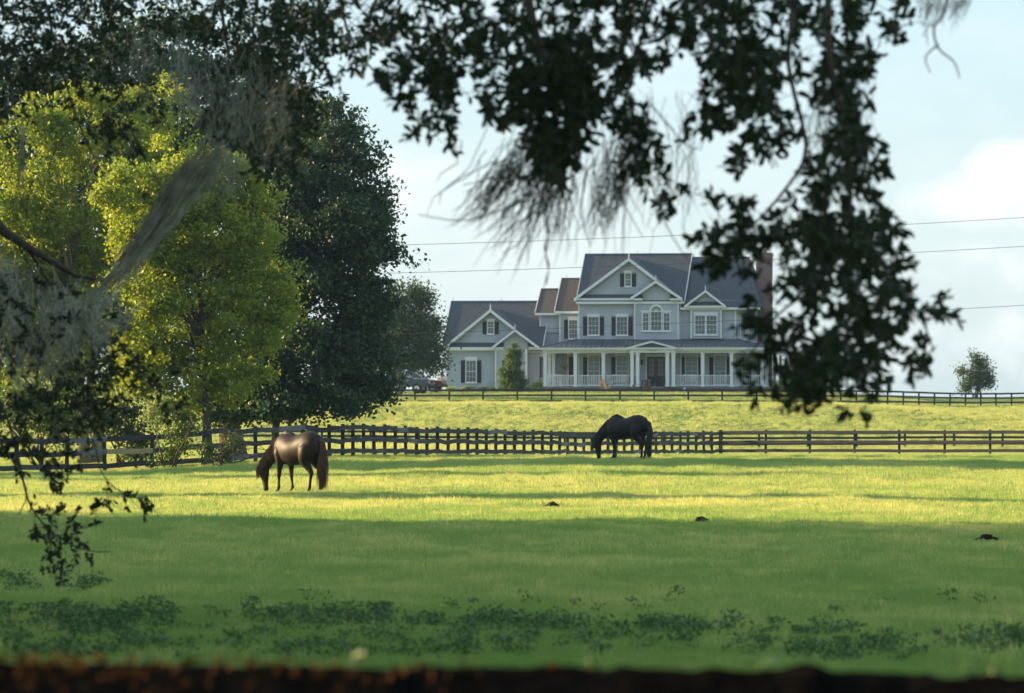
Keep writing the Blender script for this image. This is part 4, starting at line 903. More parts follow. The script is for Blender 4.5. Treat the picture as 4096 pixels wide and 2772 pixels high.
# ------------------------------------------------------------------ trees and shrubs
def tree(name, label, x, D, lobes, lm, tm, n_clusters, per, leaf, trunk_r, group='trees and shrubs of the farm', category='tree', seed=0, spread=0.42, stems=1, branches=34, split=0.35, fork_px=None, shell=0.62, lean=None, droop=0.0, depth=0.9, stem_spread=0.3, base=None, top_frac=0.75, flat=0.7, aspect=0.62):
    """lobes: (px, py, rx, ry) in photo pixels at distance D -> a trunk with limbs, and a crown of leaf faces in clumps"""
    g = np.random.default_rng(seed + 77); s = F / D
    root_p = ground(x, D) if base is None else Vector(base)
    root = empty(name, root_p, label=label, category=category, group=group)
    L = []
    for lo in lobes:
        c = W(lo[0], lo[1], D) - root_p; dy = lo[4] if len(lo) > 4 else 0.0
        L.append((np.array([c.x, c.y + dy, c.z]), np.array([lo[2] / s, lo[2] / s * depth, lo[3] / s])))
    vol = np.array([r[0] * r[2] for _, r in L]); vol = vol / vol.sum()
    cl = []
    for (c, r), f in zip(L, vol):
        # each lobe is broken into boughs, so that the outline is uneven
        k = max(3, int(n_clusters * f)); ks = max(3, min(26, k // 4))
        sd = g.normal(size=(ks, 3)); sd /= np.linalg.norm(sd, axis=1)[:, None]; sc_ = c + sd * g.uniform(0.5, 0.9, ks)[:, None] * r; sr = g.uniform(0.15, 0.36, ks)
        w_ = sr ** 2 / np.sum(sr ** 2); which = g.choice(ks, size=k, p=w_); d = g.normal(size=(k, 3)); d /= np.linalg.norm(d, axis=1)[:, None]
        rad = np.where(g.uniform(size=k) < 0.75, g.uniform(shell, 1.06, k), g.uniform(0.15, shell, k))[:, None]
        loc_ = sc_[which] + d * rad * r * sr[which][:, None]
        core_ = g.uniform(size=k) < 0.12; d2 = g.normal(size=(k, 3)) * 0.45; loc_[core_] = (c + d2 * r)[core_]
        cl.append(loc_)
    cl = np.concatenate(cl)
    gz = np.array([float(tz(np.array(root_p.x + a), np.array(root_p.y + b))) - root_p.z for a, b in cl[:, :2]])
    cl[:, 2] = np.where(cl[:, 2] < gz + 0.12, gz + g.uniform(0.08, 0.3, len(cl)), cl[:, 2])
    # leaves gathered in clumps, some clumps thin
    n_per = np.maximum(4, (per * g.uniform(0.45, 1.5, len(cl))).astype(int)); tot = int(n_per.sum())
    cc = np.repeat(cl, n_per, axis=0); sp = spread * g.uniform(0.6, 1.3, len(cl)); spr = np.repeat(sp, n_per)[:, None]
    off = g.normal(size=(tot, 3)) * spr * np.array([1, 1, flat])
    C = cc + off; C[:, 2] -= droop * np.linalg.norm(off[:, :2], axis=1)
    gz2 = tz(C[:, 0] + root_p.x, C[:, 1] + root_p.y) - root_p.z
    C[:, 2] = np.maximum(C[:, 2], gz2 + 0.03)
    ll = leaf * g.uniform(0.65, 1.3, tot)
    V, Q = rhombs(C, ll, ll * aspect, g)
    cv = np.repeat(g.uniform(0, 0.7, len(cl)), n_per) + g.uniform(0, 0.3, tot)
    obj('crown', mesh_np('crown', V, Q, attr={'v': np.repeat(cv, 4)}), mat[lm], root)
    # trunk(s) and limbs
    mb = MB(); cen = np.average([c for c, _ in L], axis=0, weights=vol); topz = max(c[2] + r[2] * 0.5 for c, r in L) * top_frac
    for st in range(stems):
        if stems == 1: bx_, by_ = 0, 0
        else: bx_, by_ = g.normal(0, stem_spread), g.normal(0, stem_spread)
        tipx, tipy = cen[0] * 0.8 + (0 if stems == 1 else g.normal(0, 0.9)), cen[1] * 0.8 + (0 if stems == 1 else g.normal(0, 0.7)); n = 9; pts = []; rad = []
        for i in range(n):
            t = i / (n - 1); e = t ** 1.3
            pts.append((bx_ + (tipx - bx_) * e + g.normal(0, 0.05) * (i > 0) * (0.3 + topz * 0.05), by_ + (tipy - by_) * e + g.normal(0, 0.05) * (i > 0), -0.15 + (topz + 0.15) * t))
            rad.append(trunk_r * (1.35 if i == 0 else 1.0) * (1 - 0.86 * t ** 0.8) + 0.012)
        mb.tube(pts, rad, 9)
        for b in range(max(3, branches // stems)):
            t = g.uniform(split, 0.95); j = t * (n - 1); i0 = int(j); f = j - i0
            p0 = np.array(pts[i0]) * (1 - f) + np.array(pts[min(i0 + 1, n - 1)]) * f
            cand = cl[g.integers(0, len(cl), 14)]; cost = np.linalg.norm(cand - p0, axis=1) + 2.0 * np.maximum(0, p0[2] - cand[:, 2]); tgt = cand[np.argsort(cost)[g.integers(0, 5)]]
            r0 = trunk_r * (1 - 0.8 * t) * 0.55 + 0.01; m1 = p0 + (tgt - p0) * 0.35 + np.array([0, 0, 0.12 * np.linalg.norm(tgt - p0)]); m2 = p0 + (tgt - p0) * 0.7 + np.array([0, 0, 0.1 * np.linalg.norm(tgt - p0)]) + g.normal(0, 0.12, 3)
            mb.tube([p0, m1, m2, tgt], [r0, r0 * 0.7, r0 * 0.4, r0 * 0.12 + 0.004], 5, cap=False)
    mb.build('trunk', mat[tm], root, smooth=True)
    return root

# the group beyond the fence on the left
tree('maple_tree', 'yellow green maple with a pale forked trunk behind the left fence', 370, 240,
     [(330, 560, 250, 230), (120, 640, 260, 260), (560, 640, 230, 230), (330, 880, 330, 260), (80, 950, 260, 260), (620, 900, 200, 240), (300, 1180, 320, 240), (560, 1180, 240, 220), (100, 1300, 260, 240), (420, 1430, 300, 170), (-120, 1000, 240, 420), (120, 1500, 240, 130), (620, 430, 130, 110)],
     'leaf_yellow', 'trunk_pale', 1350, 66, 0.175, 0.26, seed=1, branches=80, stems=2, split=0.3, stem_spread=0.25, spread=0.27)
tree('sweetgum_tree', 'yellow green leafy tree leaning in front of the dark oak', 830, 222.5,
     [(880, 960, 210, 190), (1010, 1110, 150, 170), (760, 1180, 240, 220), (960, 1310, 190, 150), (1120, 1230, 80, 60), (1150, 1180, 40, 50), (1020, 1480, 80, 90), (780, 1470, 190, 130), (930, 1540, 90, 60), (900, 800, 150, 130), (1040, 960, 90, 90), (700, 950, 170, 190), (760, 760, 200, 180), (600, 1060, 190, 220), (620, 1350, 200, 200), (560, 1530, 160, 90), (840, 1600, 160, 70), (560, 800, 200, 190), (690, 690, 190, 150), (860, 690, 140, 110), (1010, 800, 110, 130), (1180, 1200, 50, 45), (1100, 1130, 70, 60), (1060, 1290, 90, 70)],
     'leaf_yellow', 'trunk', 1250, 62, 0.17, 0.20, seed=2, branches=50, spread=0.25)
tree('dark_oak_tree', 'tall dark green oak whose low boughs overhang the fence', 1103, 232,
     [(1330, 500, 105, 110), (1320, 720, 200, 220), (1480, 820, 105, 120), (1300, 980, 280, 230), (1510, 1010, 95, 100), (1270, 1250, 310, 220), (1455, 1240, 130, 150), (1220, 1480, 330, 160), (1440, 1470, 160, 120), (1100, 1590, 190, 80), (1330, 1600, 170, 60), (1480, 1590, 80, 50), (1130, 1050, 180, 260), (1190, 760, 170, 200), (1020, 1560, 120, 70), (1000, 1640, 120, 45), (1160, 1655, 150, 40), (900, 1625, 130, 60), (800, 1600, 100, 60)],
     'leaf_dark', 'trunk', 1700, 64, 0.19, 0.17, seed=3, branches=90, spread=0.29)
tree('broad_oak_tree', 'big dark oak with a thick reddish trunk behind the fence', 935, 258,
     [(620, 240, 300, 240), (930, 380, 300, 260), (330, 330, 280, 240), (1130, 640, 220, 260), (700, 620, 330, 260), (1000, 1000, 260, 300), (60, 520, 240, 260), (960, 1330, 240, 200), (350, 800, 300, 300), (0, 900, 260, 300), (500, 1150, 300, 260), (150, 1250, 280, 240)],
     'leaf_dark', 'trunk_red', 1500, 55, 0.25, 0.52, seed=4, branches=44, split=0.3)
tree('sapling', 'bright leafy sapling growing through the fence rails', 690, 214, [(690, 1690, 75, 55), (640, 1640, 70, 45), (730, 1770, 55, 70), (690, 1840, 60, 40), (760, 1700, 40, 45)], 'leaf_green', 'trunk', 90, 42, 0.11, 0.04, seed=5, stems=3, branches=18, split=0.15, category='sapling', spread=0.22)
tree('roadside_shrub', 'dark shrub under the trees left of the sapling', 480, 224, [(480, 1690, 110, 80), (380, 1640, 120, 80), (540, 1780, 80, 70)], 'leaf_mid', 'trunk', 130, 44, 0.14, 0.05, seed=6, stems=3, branches=18, split=0.15, category='shrub', spread=0.28)
tree('roadside_shrub', 'green shrub behind the fence near the left edge', 150, 222, [(150, 1640, 150, 100), (30, 1600, 130, 110), (250, 1720, 110, 80)], 'leaf_green', 'trunk', 160, 44, 0.14, 0.05, seed=7, stems=3, branches=18, split=0.15, category='shrub', spread=0.3)
tree('fence_shrub', 'low dark green shrub at the foot of the fence behind the left horse', 870, 215, [(870, 1810, 60, 55), (930, 1790, 45, 45)], 'leaf_mid', 'trunk', 55, 40, 0.09, 0.03, seed=8, stems=3, branches=12, split=0.15, category='shrub', spread=0.16)
# trees by the house
tree('yard_oak_tree', 'round grey green oak beside the parked vehicles', 1592, 428,
     [(1640, 1200, 70, 70), (1590, 1270, 110, 90), (1690, 1290, 62, 80), (1610, 1380, 140, 90), (1715, 1400, 55, 75), (1730, 1460, 38, 40), (1560, 1450, 60, 50), (1480, 1350, 100, 140), (1650, 1450, 70, 40), (1725, 1340, 40, 50), (1680, 1220, 45, 50), (1745, 1420, 30, 40)],
     'leaf_mid', 'trunk_pale', 640, 46, 0.22, 0.26, seed=9, branches=34, spread=0.5, split=0.28)
tree('cone_shrub', 'tall cone shaped evergreen shrub in front of the garage wing', 2052, 450.5,
     [(2053, 1530, 58, 42), (2052, 1480, 46, 45), (2052, 1430, 32, 42), (2052, 1398, 17, 24), (2078, 1405, 8, 14), (2030, 1500, 35, 40)], 'leaf_green', 'trunk', 620, 46, 0.10, 0.07, seed=10, branches=20, category='shrub', spread=0.14, split=0.1)
tree('golden_shrub', 'small yellow green bush beside the porch corner', 2145, 450, [(2145, 1548, 24, 17), (2160, 1540, 12, 10)], 'leaf_yellow', 'trunk', 40, 40, 0.09, 0.03, seed=11, stems=3, branches=9, split=0.1, category='shrub', spread=0.12)
tree('golden_shrub', 'yellow green bush at the garage left corner', 1799, 451, [(1799, 1561, 20, 12)], 'leaf_yellow', 'trunk', 26, 36, 0.09, 0.03, seed=12, stems=3, branches=8, split=0.1, category='shrub', spread=0.12)
tree('golden_shrub', 'small yellow green bush under the garage window', 1850, 451, [(1850, 1563, 17, 9)], 'leaf_yellow', 'trunk', 22, 36, 0.09, 0.03, seed=13, stems=3, branches=8, split=0.1, category='shrub', spread=0.1)
tree('low_hedge', 'low green hedge along the foot of the garage wall', 1930, 451, [(1880, 1566, 30, 6), (1920, 1565, 30, 7), (1965, 1566, 28, 6), (2000, 1566, 20, 7), (2110, 1567, 20, 6)], 'leaf_green', 'trunk', 80, 34, 0.09, 0.02, seed=14, stems=5, branches=15, split=0.1, category='hedge', spread=0.11, stem_spread=1.0, depth=0.3)
tree('dark_hedge', 'dark clipped hedge right of the porch', 3190, 447, [(3130, 1540, 36, 26), (3180, 1540, 40, 26), (3235, 1543, 40, 24), (3275, 1547, 24, 20)], 'leaf_mid', 'trunk', 150, 44, 0.11, 0.04, seed=15, stems=4, branches=16, split=0.1, category='hedge', spread=0.2, stem_spread=0.7, depth=0.5)
tree('crape_myrtle', 'thin airy small tree standing right of the porch', 3205, 452, [(3205, 1490, 24, 26), (3190, 1460, 22, 24), (3218, 1472, 14, 18)], 'leaf_mid', 'trunk', 60, 26, 0.13, 0.05, seed=16, stems=3, branches=18, split=0.2, category='tree', spread=0.22)
tree('crape_myrtle', 'thin airy small tree farther right beyond the hedge', 3330, 458, [(3330, 1470, 36, 34), (3310, 1440, 30, 26), (3350, 1430, 24, 24), (3320, 1510, 22, 20)], 'leaf_mid', 'trunk', 80, 26, 0.14, 0.05, seed=17, stems=3, branches=20, split=0.2, category='tree', spread=0.26)
tree('young_tree', 'small lone tree against the sky behind the fence at right', 3905, 506,
     [(3905, 1545, 50, 32), (3880, 1500, 42, 40), (3935, 1490, 36, 45), (3890, 1448, 26, 30), (3925, 1452, 20, 28), (3860, 1545, 20, 20), (3955, 1520, 18, 40)], 'leaf_mid', 'trunk', 150, 34, 0.20, 0.05, seed=18, stems=6, branches=48, split=0.12, spread=0.28, stem_spread=0.25, shell=0.5, flat=1.2)
# oaks of the same row outside the left edge; they shade the near pasture
def side_oak(X, D, h, r, label, seed, n=240):
    z = float(tz(np.array(X), np.array(D))); base = Vector((X, D, z)); s = F / D; px_ = CX + X / D * F; zc = HY - (z + h * 0.58 - EYE) * s
    rr = r * s; hh = h * s
    tree('live_oak_tree', label, px_, D, [(px_, zc, rr * 0.8, hh * 0.36), (px_ - rr * 0.45, zc + hh * 0.06, rr * 0.6, hh * 0.28), (px_ + rr * 0.45, zc + hh * 0.05, rr * 0.6, hh * 0.28), (px_, zc + hh * 0.14, rr * 0.95, hh * 0.2), (px_, zc + hh * 0.36, rr * 0.8, hh * 0.13), (px_ - rr * 0.1, zc - hh * 0.25, rr * 0.5, hh * 0.16)],
         'leaf_dark', 'trunk', n, 24, 0.62, 0.4, seed=seed, branches=20, base=base, spread=0.75, depth=1.0, group='oaks in the row outside the left edge')
side = [(-34, 62, 16, 9), (-36, 76, 17, 10), (-37, 92, 18, 10), (-38, 105, 17, 10), (-39, 118, 17.5, 9.5), (-52, 84, 20, 11), (-54, 106, 20, 11), (-28, 50, 15, 9), (-41, 206, 21, 8.5), (-43, 215, 22, 7.5), (-42, 152, 15.5, 3.2), (-50, 191, 17, 2.6), (-50, 66, 19, 11), (-53, 120, 19, 9), (-45, 72, 19, 10), (-45, 88, 20, 10), (-45, 57, 18, 10), (-43, 104, 19, 9), (-60, 215, 25, 9), (-55, 158, 19, 2.2)]
names_ = ['second', 'third', 'fourth', 'fifth', 'sixth', 'tall one behind the third', 'tall one behind the fifth', 'nearest', 'broadest far one', 'last', 'slim one after the gap', 'slimmest', 'tall one behind the second', 'tall one behind the sixth', 'middle row one by the third', 'middle row one by the fourth', 'middle row one by the second', 'middle row one by the fifth', 'tallest far one', 'slim tall one set back']
for i, (X_, D_, h_, r_) in enumerate(side):
    side_oak(X_, D_, h_, r_, 'dark live oak in the row outside the left edge, ' + names_[i], 40 + i, n=(420 if D_ < 150 else 700) if r_ > 4 else 240)
# ------------------------------------------------------------------ the overhanging live oak with its moss
def WO(x, y, D):
    """photo position in 2324-px units; the left boughs hang farther off than the right ones"""
    return WD(x, y, D * float(np.interp(x, [560, 880], [1.25, 1.0])))
oak_base = Vector((-9.5, 47.0, float(tz(np.array(-9.5), np.array(47.0)))))
oak = empty('overhanging_oak', oak_base, label='near live oak whose dark leafy boughs hang down into the top of the picture', category='tree', group='trees and shrubs of the farm')
og = np.random.default_rng(404)
bm_ = MB()
# trunk and the great limbs, above and left of the frame
def rel(p): return Vector(p) - oak_base
tr_top = Vector((-9.0, 46.8, EYE + 1.6))
bm_.tube([rel(oak_base) - Vector((0, 0, 0.2)), rel(oak_base + Vector((0.1, 0, 0.5))), rel((-9.2, 46.9, EYE - 0.3)), rel(tr_top)], [0.75, 0.58, 0.5, 0.46], 12)
limbs = {
    'A': ([tr_top, (-7.0, 46.4, EYE + 3.4), (-4.0, 45.5, EYE + 4.4), (-1.0, 44, EYE + 4.8), (1.5, 42, EYE + 4.6), (3.2, 41, EYE + 4.2)], [0.32, 0.26, 0.2, 0.15, 0.10, 0.05]),
    'B': ([tr_top, (-8.2, 51, EYE + 3.4), (-6.6, 57, EYE + 4.8), (-4.0, 60, EYE + 5.3), (-1.0, 60, EYE + 5.3)], [0.28, 0.22, 0.17, 0.12, 0.06]),
    'C': ([(-9.05, 46.9, EYE + 0.4), (-8.4, 51, EYE + 1.3), (-6.9, 57, EYE + 1.9), WO(-40, 490, 49), WO(30, 540, 49), WO(110, 590, 49), WO(170, 625, 49), WO(250, 640, 49)], [0.22, 0.16, 0.12, 0.08, 0.05, 0.036, 0.025, 0.012]),
    'D': ([tr_top, (-8.6, 40, EYE + 3.2), (-6.0, 32, EYE + 4.0), (-2.0, 26, EYE + 4.6), (2.0, 24, EYE + 4.6)], [0.25, 0.2, 0.15, 0.1, 0.05]),
    'E': ([tr_top, (-10.5, 50, EYE + 4), (-13, 54, EYE + 6), (-16, 58, EYE + 7.5)], [0.28, 0.22, 0.15, 0.07]),
    'F': ([tr_top, (-9.4, 46.8, EYE + 4), (-9.2, 47, EYE + 7), (-9.4, 46, EYE + 9.5)], [0.3, 0.24, 0.15, 0.06]),
}
nodes = []   # (point, radius) where sprays may attach
for k, (p_, r_) in limbs.items():
    P_ = [Vector(p) for p in p_]; bm_.tube([rel(p) for p in P_], r_, 8)
    for a, b in zip(P_[:-1], P_[1:]):
        for t in np.linspace(0, 1, 8): nodes.append(a + (b - a) * t)
# hanging branches: photo positions in 2324-px units with their distance
hang = [
    ([(60, -330, 49), (90, -60, 49), (150, 190, 49), (200, 330, 49), (250, 420, 49)], 0.02),
    ([(220, -330, 50), (240, -60, 50), (260, 120, 50), (300, 300, 50), (370, 430, 50)], 0.018),
    ([(480, -300, 50), (500, 0, 50), (520, 150, 50), (500, 290, 50), (560, 340, 50), (640, 380, 50)], 0.025),
    ([(640, -300, 49), (660, 0, 49), (650, 140, 49), (600, 260, 49)], 0.02),
    ([(760, -300, 47), (770, 0, 47), (830, 140, 47), (900, 200, 46)], 0.018),
    ([(940, -320, 43), (960, 0, 43), (1000, 140, 43), (980, 250, 43), (975, 300, 43)], 0.015),
    ([(1180, -330, 41), (1200, 0, 41), (1245, 170, 41), (1262, 330, 41), (1240, 420, 41)], 0.045),
    ([(1480, -330, 41), (1470, 0, 41), (1440, 150, 41), (1420, 260, 41), (1490, 380, 41), (1530, 440, 41)], 0.018),
    ([(1600, -330, 40), (1590, 0, 40), (1630, 140, 40), (1640, 260, 40), (1590, 290, 40)], 0.018),
    ([(1790, -330, 39), (1800, 0, 39), (1790, 150, 39), (1830, 330, 39), (1790, 420, 39), (1700, 520, 39), (1610, 590, 39)], 0.022),
    ([(1880, -330, 38.5), (1880, 0, 38.5), (1885, 140, 38.5), (1920, 300, 38.5), (1930, 470, 38.5), (1930, 640, 38.5), (1920, 800, 38.5), (1925, 900, 38.5)], 0.03),
    ([(1930, 480, 38.5), (1980, 560, 38.3), (2040, 640, 38.2), (2090, 720, 38), (2120, 800, 38)], 0.016),
    ([(1925, 560, 38.5), (1850, 650, 38.8), (1760, 720, 39), (1690, 830, 39)], 0.014),
    ([(2060, -330, 38.5), (2040, 0, 38.5), (2010, 100, 38.5)], 0.014),
    ([(2180, -330, 38), (2150, 0, 38), (2120, 60, 38), (2130, 110, 38), (2165, 140, 38), (2178, 178, 38)], 0.010),
    ([(2130, 100, 38), (2100, 130, 38), (2112, 165, 38)], 0.006),
    ([(-40, 830, 48), (20, 960, 48), (50, 1080, 48), (70, 1150, 48), (110, 1200, 48), (150, 1230, 48), (200, 1250, 48), (250, 1252, 48)], 0.016),
    ([(105, 1190, 48), (117, 1250, 48), (113, 1290, 48), (116, 1312, 48)], 0.007),
    ([(0, 1000, 48), (60, 1110, 48), (40, 1170, 48)], 0.010),
    ([(170, 900, 47.5), (215, 1010, 47.5), (232, 1075, 47.5), (280, 1120, 47.5), (340, 1135, 47.5)], 0.009),
    ([(60, 560, 49), (150, 700, 49), (250, 820, 48.5), (310, 900, 48.5), (390, 930, 48.5)], 0.018),
    ([(0, 620, 49), (80, 760, 49), (120, 880, 48.5), (110, 1010, 48.5)], 0.018),
    ([(100, 940, 48), (150, 1010, 48), (190, 1060, 48)], 0.01),
    ([(90, 180, 49), (120, 260, 49), (170, 330, 49), (190, 420, 49)], 0.006), ([(180, 250, 49), (220, 310, 49), (300, 370, 49), (340, 440, 49), (380, 490, 49)], 0.006), ([(250, 130, 50), (230, 240, 50), (250, 330, 50), (230, 400, 50)], 0.006), ([(330, 130, 50), (340, 230, 50), (380, 300, 50)], 0.005), ([(20, 250, 49), (50, 340, 49), (40, 430, 49), (80, 520, 49)], 0.006), ([(150, 300, 49), (110, 380, 49), (130, 470, 49)], 0.005), ([(300, 300, 50), (340, 350, 50), (420, 390, 50)], 0.004), ([(0, 500, 49), (60, 590, 49), (100, 700, 48.5), (60, 800, 48.5)], 0.008), ([(120, 600, 49), (200, 700, 48.5), (330, 760, 48.5), (400, 820, 48.5)], 0.008),
    ([(1480, 240, 41), (1530, 300, 41), (1560, 330, 41), (1590, 340, 41)], 0.004), ([(1450, 330, 41), (1500, 480, 41), (1540, 560, 41), (1590, 620, 41)], 0.004), ([(1380, 380, 41), (1420, 470, 41), (1460, 540, 41)], 0.004), ([(1330, 380, 41), (1320, 480, 41), (1340, 560, 41)], 0.005), ([(1300, 350, 41), (1250, 450, 41), (1190, 540, 41), (1140, 575, 41)], 0.006), ([(1240, 400, 41), (1170, 460, 41), (1060, 500, 41), (950, 487, 41)], 0.006), ([(1220, 350, 41), (1130, 400, 41), (1050, 420, 41)], 0.005),
]
for pl, r0 in hang:
    P_ = [WO(*p) for p in pl]
    # smooth the polyline a little with in-between points
    Q_ = []
    for i in range(len(P_) - 1):
        p0, p1, p2, p3 = P_[max(i - 1, 0)], P_[i], P_[i + 1], P_[min(i + 2, len(P_) - 1)]
        for t in (0, 0.34, 0.67):
            t2, t3 = t * t, t * t * t
            Q_.append(0.5 * ((2 * p1) + (p2 - p0) * t + (2 * p0 - 5 * p1 + 4 * p2 - p3) * t2 + (3 * p1 - p0 - 3 * p2 + p3) * t3))
    Q_.append(P_[-1]); n = len(Q_)
    first = Q_[0]
    if pl[0][1] < -100:   # hangs from a limb: run its upper end up to the nearest limb point
        best = min(nodes[:330], key=lambda q: (q - first).length); Q_ = [best] + Q_; n += 1
    bm_.tube([rel(p) for p in Q_], [r0 * (1 - 0.8 * i / (n - 1)) + 0.002 for i in range(n)], 5)
    nodes += Q_
bm_.build('trunk', mat['trunk'], oak, smooth=True)

# leaf sprays scattered through the hanging masses: polygons in 2324-px units
def inside(poly, x, y):
    c = False; n = len(poly)
    for i in range(n):
        (x0, y0), (x1, y1) = poly[i], poly[(i + 1) % n]
        if (y0 > y) != (y1 > y) and x < (x1 - x0) * (y - y0) / (y1 - y0) + x0: c = not c
    return c
masses = [  # polygon, sprays, distance range, gap threshold (0 = none), noise cell px
    ([(-60, -160), (760, -160), (760, 30), (700, 60), (560, 60), (480, 95), (420, 60), (330, 110), (250, 150), (150, 170), (90, 175), (-60, 200)], 1050, (46, 54), 0.10, 60),
    ([(-60, 120), (130, 130), (60, 240), (-60, 300)], 70, (46, 52), 0.25, 50),
    ([(560, 40), (760, 30), (720, 200), (690, 330), (650, 390), (590, 390), (560, 340), (480, 310), (470, 220), (500, 120)], 520, (47, 53), 0.15, 50),
    ([(140, 150), (330, 160), (380, 300), (370, 440), (290, 430), (240, 330), (150, 300), (80, 220)], 60, (47, 51), 0.5, 50),
    ([(-60, 600), (90, 640), (170, 660), (230, 690), (310, 720), (360, 780), (400, 850), (420, 900), (380, 940), (290, 960), (200, 990), (130, 1010), (60, 1010), (-60, 1020)], 360, (46, 51), 0.38, 42),
    ([(0, 1000), (140, 1000), (190, 1040), (180, 1080), (100, 1090), (0, 1040)], 34, (46, 49), 0.4, 40),
    ([(60, 1140), (180, 1140), (205, 1180), (200, 1265), (130, 1265), (70, 1200)], 34, (47, 49), 0.3, 40),
    ([(95, 1290), (130, 1285), (135, 1318), (100, 1320)], 5, (47.5, 48.5), 0, 40),
    ([(225, 1095), (285, 1090), (290, 1140), (240, 1150)], 8, (47, 48), 0, 40), ([(305, 1122), (352, 1118), (350, 1150), (310, 1155)], 5, (47, 48), 0, 40),
    ([(740, -140), (1060, -140), (1060, 60), (1020, 130), (900, 150), (830, 210), (770, 190), (720, 150), (700, 60)], 190, (43, 52), 0.36, 40),
    ([(860, 130), (960, 90), (1080, 130), (1060, 230), (1000, 250), (930, 215), (870, 200)], 70, (42, 45), 0.2, 40), ([(940, 260), (1010, 250), (1030, 290), (990, 320), (945, 300)], 12, (42, 44), 0.1, 40),
    ([(1040, -140), (1660, -140), (1660, 60), (1560, 90), (1500, 130), (1420, 160), (1400, 240), (1330, 260), (1290, 330), (1210, 330), (1150, 260), (1090, 230), (1060, 120)], 430, (40, 45), 0.33, 40),
    ([(1190, 100), (1330, 90), (1350, 220), (1310, 330), (1250, 400), (1210, 320)], 170, (40, 42), 0.1, 40),
    ([(1400, 220), (1480, 210), (1500, 300), (1460, 330), (1400, 290)], 26, (40, 42), 0.3, 40), ([(1420, 330), (1490, 310), (1500, 400), (1430, 400)], 10, (40, 42), 0.3, 40), ([(1485, 400), (1540, 410), (1535, 455), (1490, 440)], 6, (40, 42), 0.1, 40),
    ([(1640, -140), (2070, -140), (2060, 50), (1990, 110), (1900, 110), (1820, 130), (1740, 110), (1650, 130)], 120, (38, 42), 0.34, 42),
    ([(1570, 40), (1660, 30), (1700, 170), (1660, 280), (1590, 310), (1565, 250), (1620, 170)], 60, (39, 41), 0.25, 40),
    ([(1650, 80), (1800, 110), (1820, 230), (1760, 330), (1660, 380), (1650, 330), (1700, 240)], 70, (38, 41), 0.3, 42),
    ([(1865, 130), (1990, 100), (1990, 160), (1930, 240), (1935, 330), (1880, 330), (1880, 230)], 60, (38, 40), 0.25, 40),
    ([(1830, 300), (1950, 290), (2000, 400), (1990, 520), (1930, 560), (1850, 540), (1850, 420)], 72, (37.5, 40), 0.2, 40),
    ([(1640, 440), (1730, 440), (1760, 520), (1700, 580), (1620, 600), (1585, 590), (1620, 510)], 46, (38, 40), 0.2, 38),
    ([(1780, 480), (1990, 470), (2030, 520), (2040, 640), (2020, 760), (1980, 860), (1940, 915), (1860, 915), (1810, 860), (1775, 780), (1785, 700), (1790, 640), (1790, 560)], 250, (37, 40.5), 0.36, 34),
    ([(2020, 620), (2100, 660), (2130, 705), (2100, 750), (2120, 800), (2095, 810), (2060, 750)], 26, (37, 39), 0.35, 36),
    ([(1660, 640), (1740, 620), (1780, 720), (1750, 850), (1690, 840), (1640, 700)], 16, (38, 40), 0.3, 38),
    ([(1680, 800), (1820, 780), (1860, 860), (1780, 900), (1690, 850)], 18, (38, 40), 0.3, 38),
]
sprays = []
for poly, cnt, (d0, d1), thr, cell in masses:
    xs0, xs1 = min(p[0] for p in poly), max(p[0] for p in poly); ys0, ys1 = min(p[1] for p in poly), max(p[1] for p in poly); k = 0; tries = 0
    while k < cnt and tries < cnt * 60:
        tries += 1; x = og.uniform(xs0, xs1); y = og.uniform(ys0, ys1)
        if not inside(poly, x, y): continue
        if thr and float(vnoise(np.array(x / cell + 31.7), np.array(y / cell + 8.3), 51)) < thr: continue
        sprays.append((WO(x, y, og.uniform(d0, d1)), d0)); k += 1
# twigs: join each spray to the nearest wood already in place
tw = MB(); N0 = np.array([tuple(n_) for n_ in nodes]); order = sorted(range(len(sprays)), key=lambda i: float(np.min(np.linalg.norm(N0 - np.array(sprays[i][0]), axis=1))))
conn = [tuple(n_) for n_ in nodes]; arr = np.zeros((len(conn) + len(sprays), 3)); arr[:len(conn)] = conn; m_ = len(conn)
leafC = []; leafA = []; leafN = []; leafL = []
for i in order:
    p = np.array(sprays[i][0]); j = int(np.argmin(np.linalg.norm((arr[:m_] - p) * np.array([1, 0.6, 1]), axis=1))); q = arr[j].copy(); d = p - q; L_ = np.linalg.norm(d)
    if L_ > 0.02:
        mid = q + d * 0.5 + np.array([0, 0, 0.10 * L_]) + og.normal(0, 0.04 * L_, 3); tw.tube([q - np.array(oak_base), mid - np.array(oak_base), p - np.array(oak_base)], [0.0035, 0.0028, 0.0022], 3, cap=False)
    arr[m_] = p; m_ += 1
    dirv = d / (L_ + 1e-6) * 0.6 + og.normal(0, 0.55, 3) + np.array([0, 0, -0.45]); dirv /= np.linalg.norm(dirv); ln = og.uniform(0.10, 0.2)
    tip = p + dirv * ln; tw.tube([p - np.array(oak_base), tip - np.array(oak_base)], [0.0022, 0.0012], 3, cap=False)
    nl = int(og.integers(9, 15)); t = og.uniform(0.1, 1.0, nl)
    ax = dirv * 0.75 + og.normal(0, 0.62, (nl, 3)); ax /= np.linalg.norm(ax, axis=1)[:, None]; ll = og.uniform(0.05, 0.088, nl)
    ll = ll * float(np.interp(p[1], [41, 46], [1.22, 1.05])); leafC.append(p + dirv * ln * t[:, None] + ax * (ll * 0.55)[:, None]); leafA.append(ax); leafL.append(ll)
tw.build('twigs', mat['twig'], oak, kind='stuff')
LC = np.concatenate(leafC); LA = np.concatenate(leafA); LL = np.concatenate(leafL); nl = len(LC)
